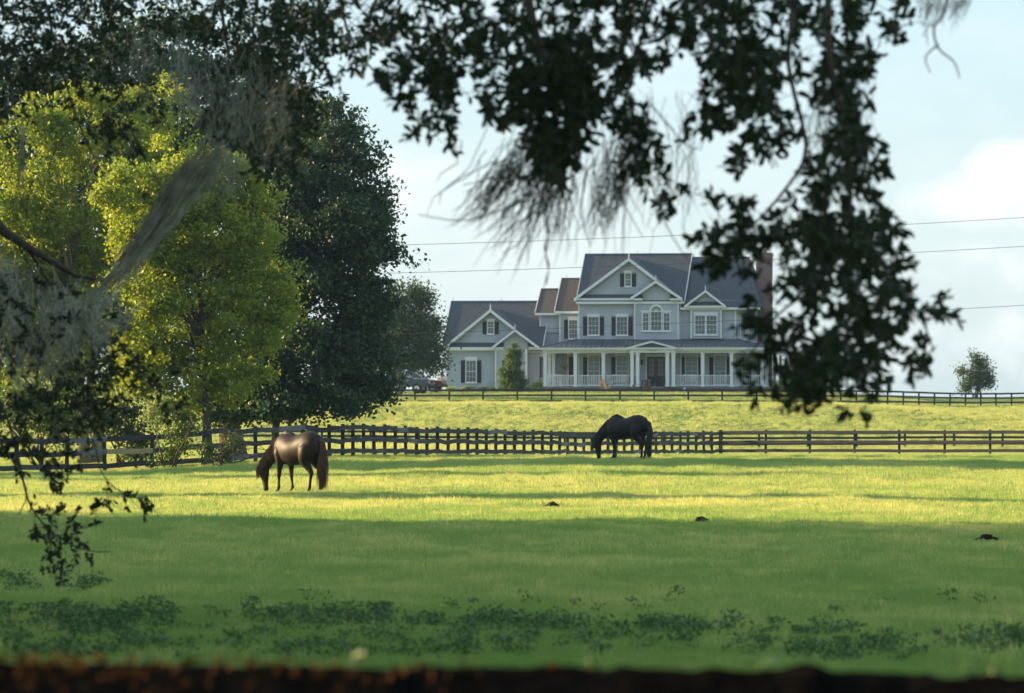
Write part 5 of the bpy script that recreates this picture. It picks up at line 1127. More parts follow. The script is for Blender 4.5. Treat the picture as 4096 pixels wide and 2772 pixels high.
# leaf blade: pointed oblong folded along the midrib
tpl = np.array([(-0.5, 0, 0), (-0.2, 0.19, 0.05), (0.2, 0.21, 0.05), (0.5, 0, -0.03), (0.2, -0.21, 0.05), (-0.2, -0.19, 0.05), (0, 0, 0)])
tpl_tris = [(0, 6, 1), (1, 6, 2), (2, 6, 3), (3, 6, 4), (4, 6, 5), (5, 6, 0)]
r_ = og.normal(size=(nl, 3)); LB = np.cross(LA, r_); LB /= np.linalg.norm(LB, axis=1)[:, None]; LN = np.cross(LA, LB)
# the largest-looking (nearest, in frame) leaves become objects of their own
pxx = CX + LC[:, 0] / LC[:, 1] * F; pyy = HY - (LC[:, 2] - EYE) / LC[:, 1] * F
inframe = (pxx > 10) & (pxx < 4086) & (pyy > 10) & (pyy < 2760)
score = np.where(inframe, LL / LC[:, 1], 0); own = np.argsort(-score)[:300]; rest = np.setdiff1d(np.arange(nl), own)
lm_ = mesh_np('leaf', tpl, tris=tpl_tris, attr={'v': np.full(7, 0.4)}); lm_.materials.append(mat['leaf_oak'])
for i in own:
    o = obj('leaf', lm_, None, oak); s_ = LL[i]
    mt_ = Matrix(((LA[i][0] * s_, LB[i][0] * s_, LN[i][0] * s_, LC[i][0] - oak_base.x), (LA[i][1] * s_, LB[i][1] * s_, LN[i][1] * s_, LC[i][1] - oak_base.y), (LA[i][2] * s_, LB[i][2] * s_, LN[i][2] * s_, LC[i][2] - oak_base.z), (0, 0, 0, 1)))
    o.matrix_local = mt_
V = (LC[rest][:, None, :] - np.array(oak_base) + (tpl[None, :, 0:1] * LA[rest][:, None, :] + tpl[None, :, 1:2] * LB[rest][:, None, :] + tpl[None, :, 2:3] * LN[rest][:, None, :]) * LL[rest][:, None, None]).reshape(-1, 3)
T = (np.arange(len(rest))[:, None, None] * 7 + np.array(tpl_tris)[None]).reshape(-1, 3)
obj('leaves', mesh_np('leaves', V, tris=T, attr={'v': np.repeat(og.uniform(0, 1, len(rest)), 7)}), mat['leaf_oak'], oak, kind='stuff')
# the rest of the crown, overhead and to the left of the frame
cen = []
for (cx_, cy_, cz_, rx_, ry_, rz_, k) in [(-10, 47, 7.5, 6, 7, 2.6, 260), (-14, 53, 5.5, 6, 6, 3.2, 260), (-4, 46, 6.6, 5, 7, 1.5, 200), (1.5, 43, 6.4, 4, 6, 1.3, 130), (-9, 38, 5.6, 5, 7, 2.2, 220), (-3, 28, 5.6, 5, 7, 1.5, 180), (2.5, 26, 5.6, 4, 6, 1.3, 120), (-12, 58, 3.6, 4.5, 4, 2.8, 160), (-10.5, 50, 1.8, 3.2, 3.5, 1.6, 120), (-2, 14, 5.4, 7, 6, 1.2, 160)]:
    d = og.normal(size=(k, 3)); d /= np.linalg.norm(d, axis=1)[:, None]; cen.append(np.array([cx_, cy_, EYE + cz_]) + d * np.cbrt(og.uniform(0.1, 1, k))[:, None] * np.array([rx_, ry_, rz_]))
cen = np.concatenate(cen); C = np.repeat(cen, 34, axis=0) + og.normal(0, 0.42, (len(cen) * 34, 3))
# clear the picture itself: overhead foliage stays above the frame and left of it
fx = CX + C[:, 0] / np.maximum(C[:, 1], 1) * F; fy = HY - (C[:, 2] - EYE) / np.maximum(C[:, 1], 1) * F
C = C[~((fx > -160) & (fx < 4300) & (fy > -120))]; C = C[C[:, 2] > tz(C[:, 0], C[:, 1]) + 0.6]
V, Q = rhombs(C - np.array(oak_base), og.uniform(0.12, 0.22, len(C)), og.uniform(0.07, 0.12, len(C)), og)
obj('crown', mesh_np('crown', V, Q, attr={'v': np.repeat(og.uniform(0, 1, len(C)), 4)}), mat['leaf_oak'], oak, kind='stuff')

# ------------------------------------------------------------------ Spanish moss
def moss(label, top, bot, n, D, wig=0.03, r=0.0022, seed=0, sag=0.0, dspread=0.25, fray=0.05, nb=None, m='moss', extra=()):
    """beard of fine strands from the polyline top to the polyline bot (2324-px units)"""
    g = np.random.default_rng(seed); mb = MB(); org = WO(*top[0], D)
    for top, bot, n, nb in [(top, bot, n, nb), *extra]: strands(g, mb, org, top, bot, n, nb, D, wig, r, sag, dspread, fray)
    mb.build('spanish_moss', mat[m], None, loc=org, label=label, category='moss', group='beards of Spanish moss in the near oak')
def strands(g, mb, org, top, bot, n, nb, D, wig, r, sag, dspread, fray):
    T_ = [WO(x, y, D) for x, y in top]; B_ = [WO(x, y, D) for x, y in bot]
    def at(pl, t):
        t = t * (len(pl) - 1); i = min(int(t), len(pl) - 2); return pl[i] + (pl[i + 1] - pl[i]) * (t - i)
    bun = g.uniform(0, 1, nb or max(4, n // 26))
    for k in range(n):
        t = float(np.clip(bun[int(g.integers(0, len(bun)))] + g.normal(0, 0.022), 0, 1)) if g.uniform() < 0.8 else g.uniform(); a = at(T_, t) + Vector(g.normal(0, fray, 3)); b = at(B_, min(1, max(0, t + g.normal(0, 0.05)))) + Vector(g.normal(0, fray * 1.3, 3))
        f0, f1 = (g.uniform(0, 0.45), g.uniform(0.5, 1.0)) if g.uniform() < 0.75 else (0, g.uniform(0.85, 1.08)); dy = g.normal(0, dspread)
        pts = []; m_ = 7; ph = g.uniform(0, 6.28, 3)
        for i in range(m_):
            u = f0 + (f1 - f0) * i / (m_ - 1); p = a + (b - a) * u; p = p + Vector((math.sin(u * 9 + ph[0]) * wig, dy, math.sin(u * 11 + ph[1]) * wig - sag * math.sin(math.pi * u))) + Vector(g.normal(0, wig * 0.35, 3)); pts.append(p - org)
        mb.tube(pts, [r * g.uniform(0.7, 1.4)] * (m_ - 1) + [r * 0.4], 3, cap=False)
moss('long pale moss beard streaming down left from the bough over the yellow tree', [(455, 320), (500, 300), (525, 300)], [(285, 590), (330, 560), (350, 560)], 190, 48.5, 0.03, seed=1, fray=0.03, dspread=0.1, nb=9, r=0.0026, sag=0.06, extra=(([(420, 365), (455, 335)], [(225, 640), (265, 655)], 150, 6), ([(380, 420), (430, 370)], [(240, 655), (300, 650)], 120, 6), ([(500, 305), (530, 300)], [(430, 470), (455, 480)], 60, 4), ([(330, 520), (350, 540)], [(180, 690), (230, 720)], 70, 4)))
moss('short grey moss tuft hanging right beside the long beard', [(520, 300), (560, 330)], [(500, 470), (540, 440)], 70, 48.8, 0.03, seed=2, fray=0.05, r=0.0016)
moss('grey moss veil over the dark boughs at the left edge', [(-10, 560), (90, 640), (200, 660), (320, 690)], [(0, 900), (90, 880), (200, 800), (260, 760)], 380, 47.2, 0.05, seed=3, fray=0.06, nb=16, r=0.003)
moss('grey moss hanging in the top left among the oak leaves', [(300, 60), (420, 90), (450, 200)], [(300, 230), (400, 280), (440, 300)], 130, 47.5, 0.04, seed=4, fray=0.1)
moss('brown grey moss mass in the leaves above the dark oak', [(480, 150), (600, 160), (680, 190)], [(500, 330), (580, 370), (650, 370)], 220, 47.4, 0.05, seed=5, fray=0.1)
moss('dark backlit moss fringe sweeping down left from the central bough', [(1120, 250), (1250, 330), (1290, 330)], [(960, 485), (1050, 510), (1150, 560), (1170, 590)], 150, 40.6, 0.03, seed=6, fray=0.06, r=0.0034, m='moss_backlit')
moss('dark backlit moss fringe hanging straight down from the central bough', [(1220, 300), (1290, 300), (1400, 300), (1440, 310)], [(1180, 570), (1270, 560), (1340, 560), (1400, 520)], 150, 40.9, 0.03, seed=7, fray=0.06, r=0.0034, m='moss_backlit')
moss('thin moss wisps right of the central bough', [(1400, 180), (1500, 230), (1550, 220)], [(1400, 500), (1480, 560), (1560, 520)], 60, 41.2, 0.05, seed=8, fray=0.08, m='moss_backlit')
moss('thin moss strands in the tall right hand spray', [(1830, 140), (1960, 130)], [(1830, 480), (1960, 500)], 80, 38.8, 0.03, seed=9, fray=0.06, m='moss_backlit')
moss('small moss tuft at the top right corner of the leaves', [(2090, -30), (2200, -30)], [(2105, 60), (2170, 40)], 80, 38, 0.02, seed=10, fray=0.04, m='moss_backlit')
mb = MB(); o0 = WO(1241, 500, 40.6); mb.tube([WO(1241 + 4 * math.sin(k * 0.9), 500 + 12.5 * k, 40.6) - o0 for k in range(13)], [0.006 + 0.004 * (k % 3) - 0.0004 * k for k in range(13)], 5)
mb.build('spanish_moss', mat['moss_backlit'], None, loc=o0, label='single moss wisp dangling in front of the house roof', category='moss', group='beards of Spanish moss in the near oak')
moss('thin moss strand dangling at the far left over the yellow tree', [(49, 290), (51, 290)], [(49, 420), (51, 420)], 30, 48, 0.01, seed=12, fray=0.012, dspread=0.02)
# ------------------------------------------------------------------ horses
def horse(name, label, px_, py_, D, heading, scale, legs, seed, body, mane_c, head_turn=0.0, hf=0.0):
    """body lofted from cross-sections and fused into one skin; x is forward"""
    mb = MB()
    def cat(rows, sub=5):
        """Catmull-Rom refinement of rows of numbers"""
        A = np.array(rows, float); out = []
        for i in range(len(A) - 1):
            p0, p1, p2, p3 = A[max(i - 1, 0)], A[i], A[i + 1], A[min(i + 2, len(A) - 1)]
            for k in range(sub):
                t = k / sub; out.append(0.5 * (2 * p1 + (p2 - p0) * t + (2 * p0 - 5 * p1 + 4 * p2 - p3) * t * t + (3 * p1 - p0 - 3 * p2 + p3) * t ** 3))
        out.append(A[-1]); return out
    def limb(pts_, rad_, sides=18):
        rows = cat([(*p, r) for p, r in zip(pts_, rad_)], 4); mb.tube([r[:3] for r in rows], [max(0.004, r[3]) for r in rows], sides)
    def loft(st, sides=40):
        """stations: centre(x,y,z), half-depth in the bend plane, half-width across (y)"""
        st = [((r[0], r[1], r[2]), r[3], r[4]) for r in cat([(*c, hd, hw) for c, hd, hw in st])]
        b = len(mb.v); n = len(st)
        for i, (c, hd, hw) in enumerate(st):
            d = Vector(st[min(i + 1, n - 1)][0]) - Vector(st[max(i - 1, 0)][0]); d.y = 0; d.normalize(); up = Vector((-d.z, 0, d.x))
            for k in range(sides):
                t = 2 * math.pi * k / sides; cs, sn = math.cos(t), math.sin(t)
                mb.v.append(tuple(Vector(c) + Vector((0, 1, 0)) * (hw * cs) + up * (hd * sn)))
        for i in range(n - 1):
            for k in range(sides):
                k2 = (k + 1) % sides; mb.f.append((b + i * sides + k, b + i * sides + k2, b + (i + 1) * sides + k2, b + (i + 1) * sides + k))
        mb.f.append(tuple(b + k for k in range(sides - 1, -1, -1))); mb.f.append(tuple(b + (n - 1) * sides + k for k in range(sides)))
    loft([((-0.86, 0, 1.20), .10, .09), ((-0.80, 0, 1.18), .21, .19), ((-0.68, 0, 1.18), .30, .265), ((-0.52, 0, 1.175), .365, .30), ((-0.34, 0, 1.15), .37, .305), ((-0.15, 0, 1.10), .355, .31), ((0.05, 0, 1.06), .365, .325), ((0.22, 0, 1.06), .38, .315), ((0.38, 0, 1.09), .39, .28), ((0.52, 0, 1.11), .365, .24), ((0.65, 0, 1.09), .29, .20), ((0.76, 0, 1.05), .17, .14)])
    mb.tube([(0.02, 0, 1.34), (0.22, 0, 1.43), (0.40, 0, 1.49), (0.55, 0, 1.43), (0.68, 0, 1.28)], [.05, .075, .085, .085, .08], 10)
    ht = head_turn
    loft([((0.46, 0, 1.20), .27, .17), ((0.66, 0, 1.14), .26, .145), ((0.84 + hf * .35, 0, 0.99), .215, .115), ((0.98 + hf * .65, ht * .3, 0.83), .175, .095), ((1.08 + hf * .9, ht * .6, 0.69), .15, .085), ((1.13 + hf, ht * .8, 0.60), .13, .08)])
    loft([((1.10 + hf, ht * .8, 0.74), .07, .07), ((1.115 + hf, ht * .85, 0.66), .125, .095), ((1.125 + hf, ht * .9, 0.53), .15, .10), ((1.115 + hf, ht, 0.40), .125, .088), ((1.095 + hf, ht, 0.27), .09, .068), ((1.08 + hf, ht, 0.16), .078, .062), ((1.07 + hf, ht, 0.08), .075, .065), ((1.06 + hf, ht, 0.035), .045, .05)])
    for s in (-1, 1):
        mb.tube([(1.14 + hf, ht * .8 + s * .055, 0.70), (1.20 + hf, ht * .8 + s * .075, 0.755), (1.25 + hf, ht * .8 + s * .08, 0.79), (1.285 + hf, ht * .8 + s * .075, 0.80)], [.03, .036, .026, .004], 8)
    for s, (f, hnd) in zip((-1, 1), legs):   # f: front hoof forward offset, hnd: hind hoof offset
        limb([(0.56, s * .07, 1.22), (0.54, s * .12, 1.14), (0.52, s * .155, 1.00), (0.50, s * .165, .84), (0.48 + f * .35, s * .155, .66), (0.485 + f * .6, s * .145, .52), (0.487 + f * .68, s * .143, .46), (0.48 + f * .8, s * .14, .36), (0.472 + f * .93, s * .14, .22), (0.47 + f, s * .14, .145), (0.50 + f, s * .14, .085), (0.52 + f, s * .14, .05)], [.03, .11, .145, .118, .084, .058, .062, .040, .036, .047, .039, .044])
        mb.tube([(0.525 + f, s * .14, .075), (0.545 + f, s * .14, .002)], [.05, .066], 14)
        h = hnd
        limb([(-0.46, s * .06, 1.34), (-0.50, s * .11, 1.24), (-0.52, s * .135, 1.10), (-0.50, s * .165, .95), (-0.49 + h * .3, s * .172, .81), (-0.585 + h * .5, s * .165, .66), (-0.685 + h * .65, s * .155, .545), (-0.705 + h * .7, s * .15, .49), (-0.685 + h * .8, s * .15, .38), (-0.665 + h * .92, s * .15, .23), (-0.66 + h, s * .15, .145), (-0.625 + h, s * .15, .085), (-0.605 + h, s * .15, .05)], [.03, .15, .225, .215, .165, .098, .068, .060, .043, .040, .049, .041, .045])
        mb.tube([(-0.60 + h, s * .15, .075), (-0.585 + h, s * .15, .002)], [.05, .064], 14)
    me0 = mb.mesh('body'); tmp = bpy.data.objects.new('body_tmp', me0); COL.objects.link(tmp)
    rm = tmp.modifiers.new('fuse', 'REMESH'); rm.mode = 'VOXEL'; rm.voxel_size = 0.013; rm.use_smooth_shade = True
    sm = tmp.modifiers.new('soft', 'SMOOTH'); sm.factor = 0.5; sm.iterations = 22
    bpy.context.view_layer.update(); ev = tmp.evaluated_get(bpy.context.evaluated_depsgraph_get()); me1 = bpy.data.meshes.new_from_object(ev); bpy.data.objects.remove(tmp)
    me1.polygons.foreach_set('use_smooth', np.ones(len(me1.polygons), dtype=bool)); me1.materials.clear()
    gp = ground(px_, D); root = empty(name, gp, heading, label=label, category='horse', group='horses grazing in the pasture'); root.scale = (scale,) * 3
    obj('body', me1, body, root)
    g = np.random.default_rng(seed)
    # mane: strands falling to the left (camera) side and over the poll
    mm = MB(); crest = [Vector((0.52, 0, 1.44)), Vector((0.70, 0, 1.36)), Vector((0.86 + hf * .35, 0, 1.20)), Vector((1.02 + hf * .65, ht * .3, 1.02)), Vector((1.15 + hf * .9, ht * .6, 0.83)), Vector((1.19 + hf, ht * .8, 0.68))]
    for k in range(520):
        t = g.uniform(0, 1) ** 0.85 * (len(crest) - 1); i = min(int(t), len(crest) - 2); p = crest[i] + (crest[i + 1] - crest[i]) * (t - i); s = 1 if g.uniform() < 0.8 else -1
        L_ = g.uniform(0.22, 0.40); out = 0.115 + g.normal(0, 0.02)
        mm.tube([p + Vector((0, 0, -0.02)), p + Vector((0.03, s * out * .6, 0.0)), p + Vector((0.05, s * out, -L_ * .4)), p + Vector((0.04 + g.normal(0, .03), s * (out + .02), -L_))], [.008, .009, .008, .002], 4)
    for k in range(60):   # forelock
        p = Vector((1.19 + hf, ht * .8 + g.normal(0, .02), .69)); mm.tube([p, p + Vector((.05, 0, -.03)), p + Vector((.045, g.normal(0, .03), -.2)), p + Vector((.02, g.normal(0, .04), -.3))], [.012, .013, .01, .003], 4)
    mm.build('mane', mane_c, root)
    tm = MB()
    for k in range(330):
        dx, dy = g.normal(0, .026), g.normal(0, .034); zt = g.uniform(0.05, 0.30) if g.uniform() < 0.7 else g.uniform(.3, .6)
        tm.tube([(-0.79 + dx * .3, dy * .2, 1.30 + g.uniform(0, .05)), (-0.915 + dx * .5, dy * .6, 1.28), (-0.945 + dx, dy, 1.0), (-0.93 + dx * 1.6, dy * 1.5, .62), (-0.905 + dx * 1.8, dy * 1.8, zt)], [.010, .011, .010, .008, .002], 4)
    tm.build('tail', mane_c, root)
    for s in (-1, 1):
        bm2 = bmesh.new(); bmesh.ops.create_uvsphere(bm2, u_segments=10, v_segments=8, radius=0.02); e = bpy.data.meshes.new('eye'); bm2.to_mesh(e); bm2.free()
        obj('eye', e, mat['eye'], root, loc=(1.185 + hf, ht * .88 + s * .082, .56))
    return root
mat['eye'] = M('horse_eye', (0.006, 0.005, 0.004), 0.08, spec=0.8)
coat1 = M('dark_bay_coat', (0.022, 0.014, 0.010), 0.52, spec=0.2, var=0.35, var2=(0.036, 0.020, 0.012), scale=2.2)
coat2 = M('black_coat', (0.0055, 0.005, 0.0055), 0.5, spec=0.2, var=0.3, scale=3)
hair1 = M('rusty_brown_hair', (0.075, 0.031, 0.016), 0.5, spec=0.4, var=0.4, scale=8)
hair2 = M('black_brown_hair', (0.009, 0.007, 0.0065), 0.5, spec=0.4, var=0.3, scale=8)
horse('bay_horse', 'dark bay horse with rusty mane grazing in the sunlit band', 1192, 1973, 145, R(180 - 47), 1.03, [(-0.10, -0.02), (0.10, 0.05)], 1, coat1, hair1, hf=0.15)
horse('black_horse', 'black horse grazing in front of the fence, farther off', 2507, 1840, 199.5, R(180 - 34), 1.03, [(0.16, 0.02), (-0.12, -0.04)], 2, coat2, hair2, hf=0.06)
# ------------------------------------------------------------------ vehicles
def wheel(parent, x, y, r=0.38, w=0.24):
    mb = MB(); mb.lathe([(r * 0.62, -w / 2), (r * 0.94, -w / 2), (r, -w / 2 + 0.03), (r, w / 2 - 0.03), (r * 0.94, w / 2), (r * 0.62, w / 2)], sides=24); mb.v = [(vx, vz, vy) for vx, vy, vz in mb.v]
    t = mb.build('wheel', mat['black_rubber'], parent, loc=(x, y, r))
    mb = MB(); mb.lathe([(r * 0.1, -w / 2 - 0.01), (r * 0.6, -w / 2 - 0.012), (r * 0.6, w / 2 + 0.012), (r * 0.1, w / 2 + 0.01)], sides=12); mb.v = [(vx, vz, vy) for vx, vy, vz in mb.v]
    mb.build('rim', mat['chrome'], t)
def bevelled(me_, wdt=0.05, seg=2):
    bm = bmesh.new(); bm.from_mesh(me_); bmesh.ops.recalc_face_normals(bm, faces=bm.faces)
    bmesh.ops.bevel(bm, geom=[e for e in bm.edges if e.is_manifold and e.calc_face_angle(0) > 0.5], offset=wdt, segments=seg, affect='EDGES', clamp_overlap=True); bm.to_mesh(me_); bm.free(); return me_
def vehicle(name, label, x, D, rz, paint, kind, top=None):
    p = ground(x, D); r = empty(name, p, rz, label=label, category='truck' if kind == 'pickup' else 'car', group='vehicles parked beside the garage'); hw = 0.92
    if kind == 'pickup': prof = [(-2.7, .52), (-2.7, 1.08), (-0.75, 1.12), (-0.72, 1.12), (1.15, 1.12), (2.55, 1.05), (2.72, .85), (2.72, .48)]; cabp = [(-0.80, 1.12), (-0.70, 1.78), (0.35, 1.80), (1.10, 1.12)]
    else: prof = [(-2.2, .42), (-2.25, .95), (-1.9, 1.02), (0.9, 1.0), (2.1, .88), (2.25, .7), (2.2, .38)]; cabp = [(-2.0, 1.0), (-1.75, 1.62), (0.0, 1.66), (0.85, 1.0)]
    mb = MB(); mb.prism_y(prof, -hw, hw); obj('body', bevelled(mb.mesh('body'), 0.06), paint, r)
    mb = MB(); mb.prism_y(cabp, -hw + 0.08, hw - 0.08); obj('cab', bevelled(mb.mesh('cab'), 0.05), top or paint, r)
    for s in (-1, 1):
        mb = MB(); y = s * (hw - 0.07); n_ = len(cabp)
        cx_ = sum(a for a, b in cabp) / n_; cz_ = sum(b for a, b in cabp) / n_
        mb.prism_y([(cx_ + (a - cx_) * 0.84, cz_ + (b - cz_) * 0.68) for a, b in cabp], min(y, y - s * 0.02), max(y, y - s * 0.02)); mb.build('side_window', mat['glass'], r)
        mb = MB(); mb.box(0.62, 0.78, s * hw - (0.0 if s > 0 else 0.16), s * hw + (0.16 if s > 0 else 0.0), 1.14, 1.32); mb.build('mirror', mat['door'], r)
    a, b = cabp[2], cabp[3]; mb = MB(); d = Vector((b[0] - a[0], 0, b[1] - a[1])); nn = Vector((-d.z, 0, d.x)).normalized() * 0.012
    if nn.x < 0: nn = -nn
    A = Vector((a[0], 0, a[1])) + d * 0.12 + nn; B = Vector((a[0], 0, a[1])) + d * 0.92 + nn; mb.add([(A.x, -0.72, A.z), (A.x, 0.72, A.z), (B.x, 0.78, B.z), (B.x, -0.78, B.z)], [(0, 1, 2, 3)]); mb.build('windscreen', mat['glass'], r)
    xf = prof[-1][0]
    for s in (-1, 1):
        mb = MB(); mb.box(xf - 0.12, xf + 0.015, min(s * .55, s * .88), max(s * .55, s * .88), .74, .92); mb.build('headlight', mat['lamp_orange'], r)
        for wx in ((-1.75, 1.75) if kind == 'pickup' else (-1.4, 1.4)): wheel(r, wx, s * (hw - 0.10))
    mb = MB(); mb.box(xf - 0.1, xf + 0.12, -0.9, 0.9, .38, .58); obj('bumper', bevelled(mb.mesh('bumper'), 0.03), mat['door'], r)
    mb = MB(); mb.box(xf - 0.02, xf + 0.02, -0.5, 0.5, .64, .90); mb.build('grille', mat['chrome'], r)
    return r
vehicle('pickup_truck', 'dark blue pickup truck parked under the yard oak, facing right', 1592, 441, R(-14), mat['blue_paint'], 'pickup')
vehicle('parked_car', 'dark red car with a pale roof just beyond the blue pickup', 1668, 447, R(-10), mat['red_paint'], 'car', mat['white_car'])
# propane tank peeking out behind the garage
tp = ground(1788, 464); t_ = empty('propane_tank', tp, R(-9), label='grey rounded tank peeking out behind the garage left corner', category='tank')
mb = MB(); prof_ = [(0.02, -0.95), (0.22, -0.92), (0.36, -0.82), (0.42, -0.66), (0.42, 0.66), (0.36, 0.82), (0.22, 0.92), (0.02, 0.95)]
mb.lathe(prof_, sides=18); mb.v = [(vz, vy, vx + 0.82) for vx, vy, vz in mb.v]; mb.build('tank_shell', mat['tank'], t_, smooth=True)
mb = MB(); mb.lathe([(0.13, 1.2), (0.13, 1.34), (0.08, 1.40), (0.02, 1.41)], c=(-0.45, 0, 0)); mb.build('valve_dome', mat['tank'], t_)
for s in (-0.5, 0.5): mb = MB(); mb.box(s - 0.1, s + 0.1, -0.3, 0.3, -0.15, 0.5); mb.build('leg', mat['tank'], t_)

# ------------------------------------------------------------------ garden chairs and porch things
def lawn_chair(x, D, rz, label):
    p = ground(x, D); r = empty('lawn_chair', p, rz, label=label, category='chair', group='wooden chairs on the lawn'); m = mat['wood_chair']
    for k in range(5): mb = MB(); mb.beam((-0.27, -0.26 + 0.12 * k, 0.36 - 0.03 * k), (0.27, -0.26 + 0.12 * k, 0.36 - 0.03 * k), 0.10, 0.022); mb.build('seat_slat', m, r)
    for k in range(5): mb = MB(); xx = -0.22 + 0.11 * k; mb.beam((xx, 0.22, 0.22), (xx * 1.1, 0.48, 1.0 - 0.02 * (k - 2) ** 2), 0.098, 0.022, up=(0, 1, 0)); mb.build('back_slat', m, r)
    for s in (-1, 1):
        mb = MB(); mb.beam((s * 0.33, -0.32, 0.56), (s * 0.33, 0.40, 0.58), 0.12, 0.025); mb.build('arm', m, r)
        mb = MB(); mb.beam((s * 0.29, -0.28, 0), (s * 0.29, -0.28, 0.545), 0.06, 0.09, up=(0, 1, 0)); mb.build('leg', m, r)
        mb = MB(); mb.beam((s * 0.29, -0.20, 0.34), (s * 0.29, 0.50, 0.03), 0.04, 0.10); mb.build('leg', m, r)
        mb = MB(); mb.beam((s * 0.29, 0.36, 0.06), (s * 0.29, 0.38, 0.57), 0.04, 0.06, up=(0, 1, 0)); mb.build('leg', m, r)
lawn_chair(2428, 451.0, R(130), 'wooden lawn chair on its own left of the entry steps')
lawn_chair(2549, 451.0, R(-100), 'wooden lawn chair left of the pair by the steps')
lawn_chair(2600, 451.4, R(150), 'wooden lawn chair with its tan back showing beside the steps')
p = ground(2577, 451); r_ = empty('garden_table', p, label='small low wooden table between the two chairs at the steps', category='table')
mb = MB(); mb.box(-0.3, 0.3, -0.25, 0.25, 0.42, 0.45); mb.build('tabletop', mat['wood_chair'], r_)
for sx in (-1, 1):
    for sy in (-1, 1): mb = MB(); mb.box(sx * 0.26 - 0.025, sx * 0.26 + 0.025, sy * 0.2 - 0.025, sy * 0.2 + 0.025, 0, 0.418); mb.build('leg', mat['wood_chair'], r_)
p = ground(2487, 451.2); r_ = empty('garden_stool', p, label='low tan footstool on the lawn left of the steps', category='stool')
mb = MB(); mb.box(-0.2, 0.2, -0.15, 0.15, 0.28, 0.31); mb.build('seat', mat['wood_chair'], r_)
for sx in (-1, 1): mb = MB(); mb.box(sx * 0.17 - 0.02, sx * 0.17 + 0.02, -0.13, 0.13, 0, 0.278); mb.build('leg', mat['wood_chair'], r_)
def hloc(x, yl, z):
    xl_ = hx(x, yl); return HO + hex_ * xl_ + hey * yl + Vector((0, 0, z))
def planter(x, yl, label, seed, lm='leaf_yellow'):
    r = empty('planter', hloc(x, yl, zfl + 0.001), -HA, label=label, category='plant pot', group='potted plants at the front door'); g = np.random.default_rng(seed)
    mb = MB(); mb.lathe([(0.13, 0), (0.2, 0.38), (0.23, 0.42), (0.19, 0.42), (0.18, 0.36)]); mb.build('pot', mat['terracotta'], r)
    n = 260; C = np.array([0, 0, 0.55]) + g.normal(0, 1, (n, 3)) * np.array([0.13, 0.13, 0.10]); V, Q = rhombs(C, g.uniform(0.06, 0.12, n), g.uniform(0.04, 0.06, n), g); obj('foliage', mesh_np('foliage', V, Q, attr={'v': np.repeat(g.uniform(0, 1, n), 4)}), mat[lm], r)
planter(2547, -0.28, 'potted plant left of the front door', 1); planter(2660, -0.26, 'potted plant right of the front door', 2, 'leaf_green')
# hanging fern
r_ = empty('hanging_fern', hloc(2256, 0.9, ze - 0.1), -HA, label='yellow green fern in a basket hanging in the left porch bay', category='plant')
mb = MB(); mb.tube([(0, 0, 0), (0, 0, -1.35)], 0.006, 4); mb.build('chain', mat['tank'], r_)
mb = MB(); mb.lathe([(0.06, -1.62), (0.15, -1.5), (0.17, -1.36)]); mb.build('basket', mat['terracotta'], r_)
g = np.random.default_rng(9); n = 420; d = g.normal(size=(n, 3)); d /= np.linalg.norm(d, axis=1)[:, None]; C = np.array([0, 0, -1.38]) + d * g.uniform(0.1, 0.42, n)[:, None] * np.array([1, 1, 0.8]); V, Q = rhombs(C, g.uniform(0.08, 0.16, n), g.uniform(0.03, 0.05, n), g, axis=d); obj('fronds', mesh_np('fronds', V, Q, attr={'v': np.repeat(g.uniform(0, 1, n), 4)}), mat['leaf_yellow'], r_)
# ceiling fans
for x, lab in ((2275, 'white ceiling fan in the leftmost porch bay'), (2431, 'white ceiling fan in the third porch bay'), (2868, 'white ceiling fan in the right hand porch')):
    r_ = empty('ceiling_fan', hloc(x, 1.3, ze - 0.1), -HA, label=lab, category='fan', group='ceiling fans under the porch roof')
    mb = MB(); mb.tube([(0, 0, 0), (0, 0, -0.2)], 0.02, 6); mb.lathe([(0.05, -0.34), (0.11, -0.30), (0.11, -0.22), (0.04, -0.19)]); mb.build('motor', mat['white'], r_)
    for k in range(5): a = R(72 * k + 10); mb = MB(); mb.beam((0.1 * math.cos(a), 0.1 * math.sin(a), -0.25), (0.62 * math.cos(a), 0.62 * math.sin(a), -0.25), 0.13, 0.012); mb.build('blade', mat['wood_chair'], r_)
    mb = MB(); mb.lathe([(0.02, -0.46), (0.09, -0.43), (0.10, -0.36), (0.05, -0.345)]); mb.build('lamp_bowl', mat['white'], r_)
# porch chairs behind the railings
def porch_bench(x, lab, m):
    r = empty('porch_bench', hloc(x, 1.5, zfl + 0.001), -HA, label=lab, category='bench', group='benches on the porch')
    mb = MB(); mb.box(-0.6, 0.6, -0.25, 0.25, 0.40, 0.44); mb.build('seat', mat[m], r)
    for k in range(9): mb = MB(); xx = -0.55 + 1.1 * k / 8; mb.box(xx - 0.03, xx + 0.03, 0.22, 0.25, 0.442, 0.92); mb.build('back_slat', mat[m], r)
    mb = MB(); mb.box(-0.62, 0.62, 0.215, 0.255, 0.922, 0.98); mb.build('back_rail', mat[m], r)
    for sx in (-1, 1):
        for sy in (-1, 1): mb = MB(); mb.box(sx * 0.56 - 0.03, sx * 0.56 + 0.03, sy * 0.21 - 0.03, sy * 0.21 + 0.03, 0, 0.398); mb.build('leg', mat[m], r)
        mb = MB(); mb.box(sx * 0.59 - 0.035, sx * 0.59 + 0.035, -0.25, 0.213, 0.62, 0.65); mb.build('arm', mat[m], r)
porch_bench(2215, 'pale bench behind the railing of the leftmost porch bay', 'white')
porch_bench(2476, 'white bench behind the railing of the bay left of the door', 'white'); porch_bench(2760, 'white bench behind the railing right of the door', 'white')
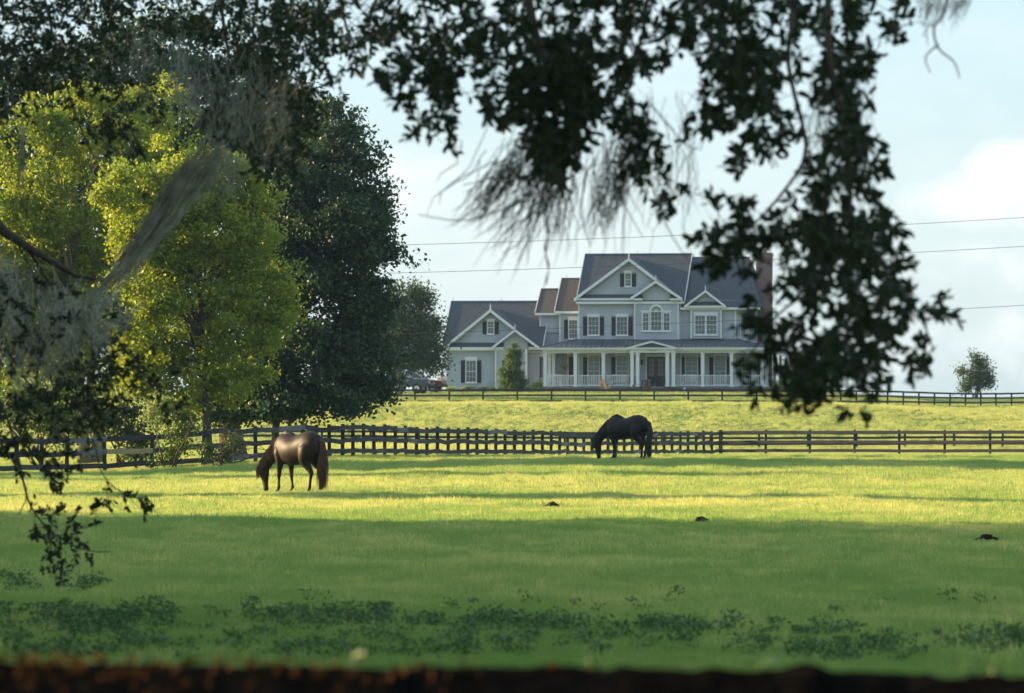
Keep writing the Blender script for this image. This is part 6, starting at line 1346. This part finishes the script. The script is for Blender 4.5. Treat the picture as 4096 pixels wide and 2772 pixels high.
# small sign box at the skirt
p = ground(2741, 451.6); r_ = empty('utility_box', p, -HA, label='small white and blue utility box on the grass before the porch', category='box')
mb = MB(); mb.box(-0.12, 0.0, -0.08, 0.08, 0, 0.34); mb.build('cabinet', mat['white'], r_); mb = MB(); mb.box(0.005, 0.19, -0.05, 0.05, 0.10, 0.30); mb.build('drum', mat['sign_blue'], r_)
mb = MB(); mb.box(0.07, 0.12, -0.03, 0.03, 0.0, 0.098); mb.build('foot', mat['sign_blue'], r_)

# ------------------------------------------------------------------ power lines
def pole(x, D, top_y, lab, rot=0.0):
    p = ground(x, D); h = W(x, top_y, D).z - p.z; r = empty('utility_pole', p, rot, label=lab, category='pole', group='utility poles beyond the edges of the view')
    mb = MB(); mb.tube([(0, 0, -0.5), (0, 0, h * 0.5), (0, 0, h + 0.4)], [0.17, 0.14, 0.11], 10); mb.build('shaft', mat['pole'], r)
    mb = MB(); mb.box(-0.06, 0.06, -1.1, 1.1, h - 0.3, h - 0.18); mb.build('crossarm', mat['pole'], r)
    return r
PD = 395.0
xp0, xp1 = -1700, 5300
wires = [('uppermost power line crossing the sky above the roofs', [(1590, 980), (2800, 938), (4096, 870)]), ('middle power line meeting the main roof below its ridge', [(1620, 1091), (2310, 1070), (4096, 985)]), ('lowest power line passing in front of the house', [(1550, 1338), (2300, 1310), (4096, 1221)])]
pole(xp0, PD, 1080, 'utility pole outside the left edge'); pole(xp1, PD, 770, 'utility pole outside the right edge')
for k, (lab, pts_) in enumerate(wires):
    c_ = np.polyfit([p[0] for p in pts_], [p[1] for p in pts_], 2); xs_ = np.linspace(xp0, xp1, 60); mb = MB(); o0 = W(xp0, float(np.polyval(c_, xp0)), PD)
    mb.tube([W(x, float(np.polyval(c_, x)), PD) - o0 for x in xs_], 0.016, 5); mb.build('power_line', mat['wire'], None, loc=o0, label=lab, category='wire', group='power lines across the sky')

# ------------------------------------------------------------------ warm evening air
hz_m = bpy.data.materials.new('evening_haze'); hz_m.use_nodes = True; hn = hz_m.node_tree
for n in list(hn.nodes): hn.nodes.remove(n)
ho_ = hn.nodes.new('ShaderNodeOutputMaterial'); hv = hn.nodes.new('ShaderNodeVolumePrincipled')
hv.inputs['Color'].default_value = (0.45, 0.70, 1.0, 1); hv.inputs['Density'].default_value = 0.00008; hv.inputs['Anisotropy'].default_value = 0.2
hn.links.new(hv.outputs[0], ho_.inputs['Volume'])
mb = MB(); mb.box(-920, 920, -70, 2650, -30, 32)
mb.build('haze', hz_m, None, kind='stuff', label='thin pale blue evening haze over the fields', category='haze')
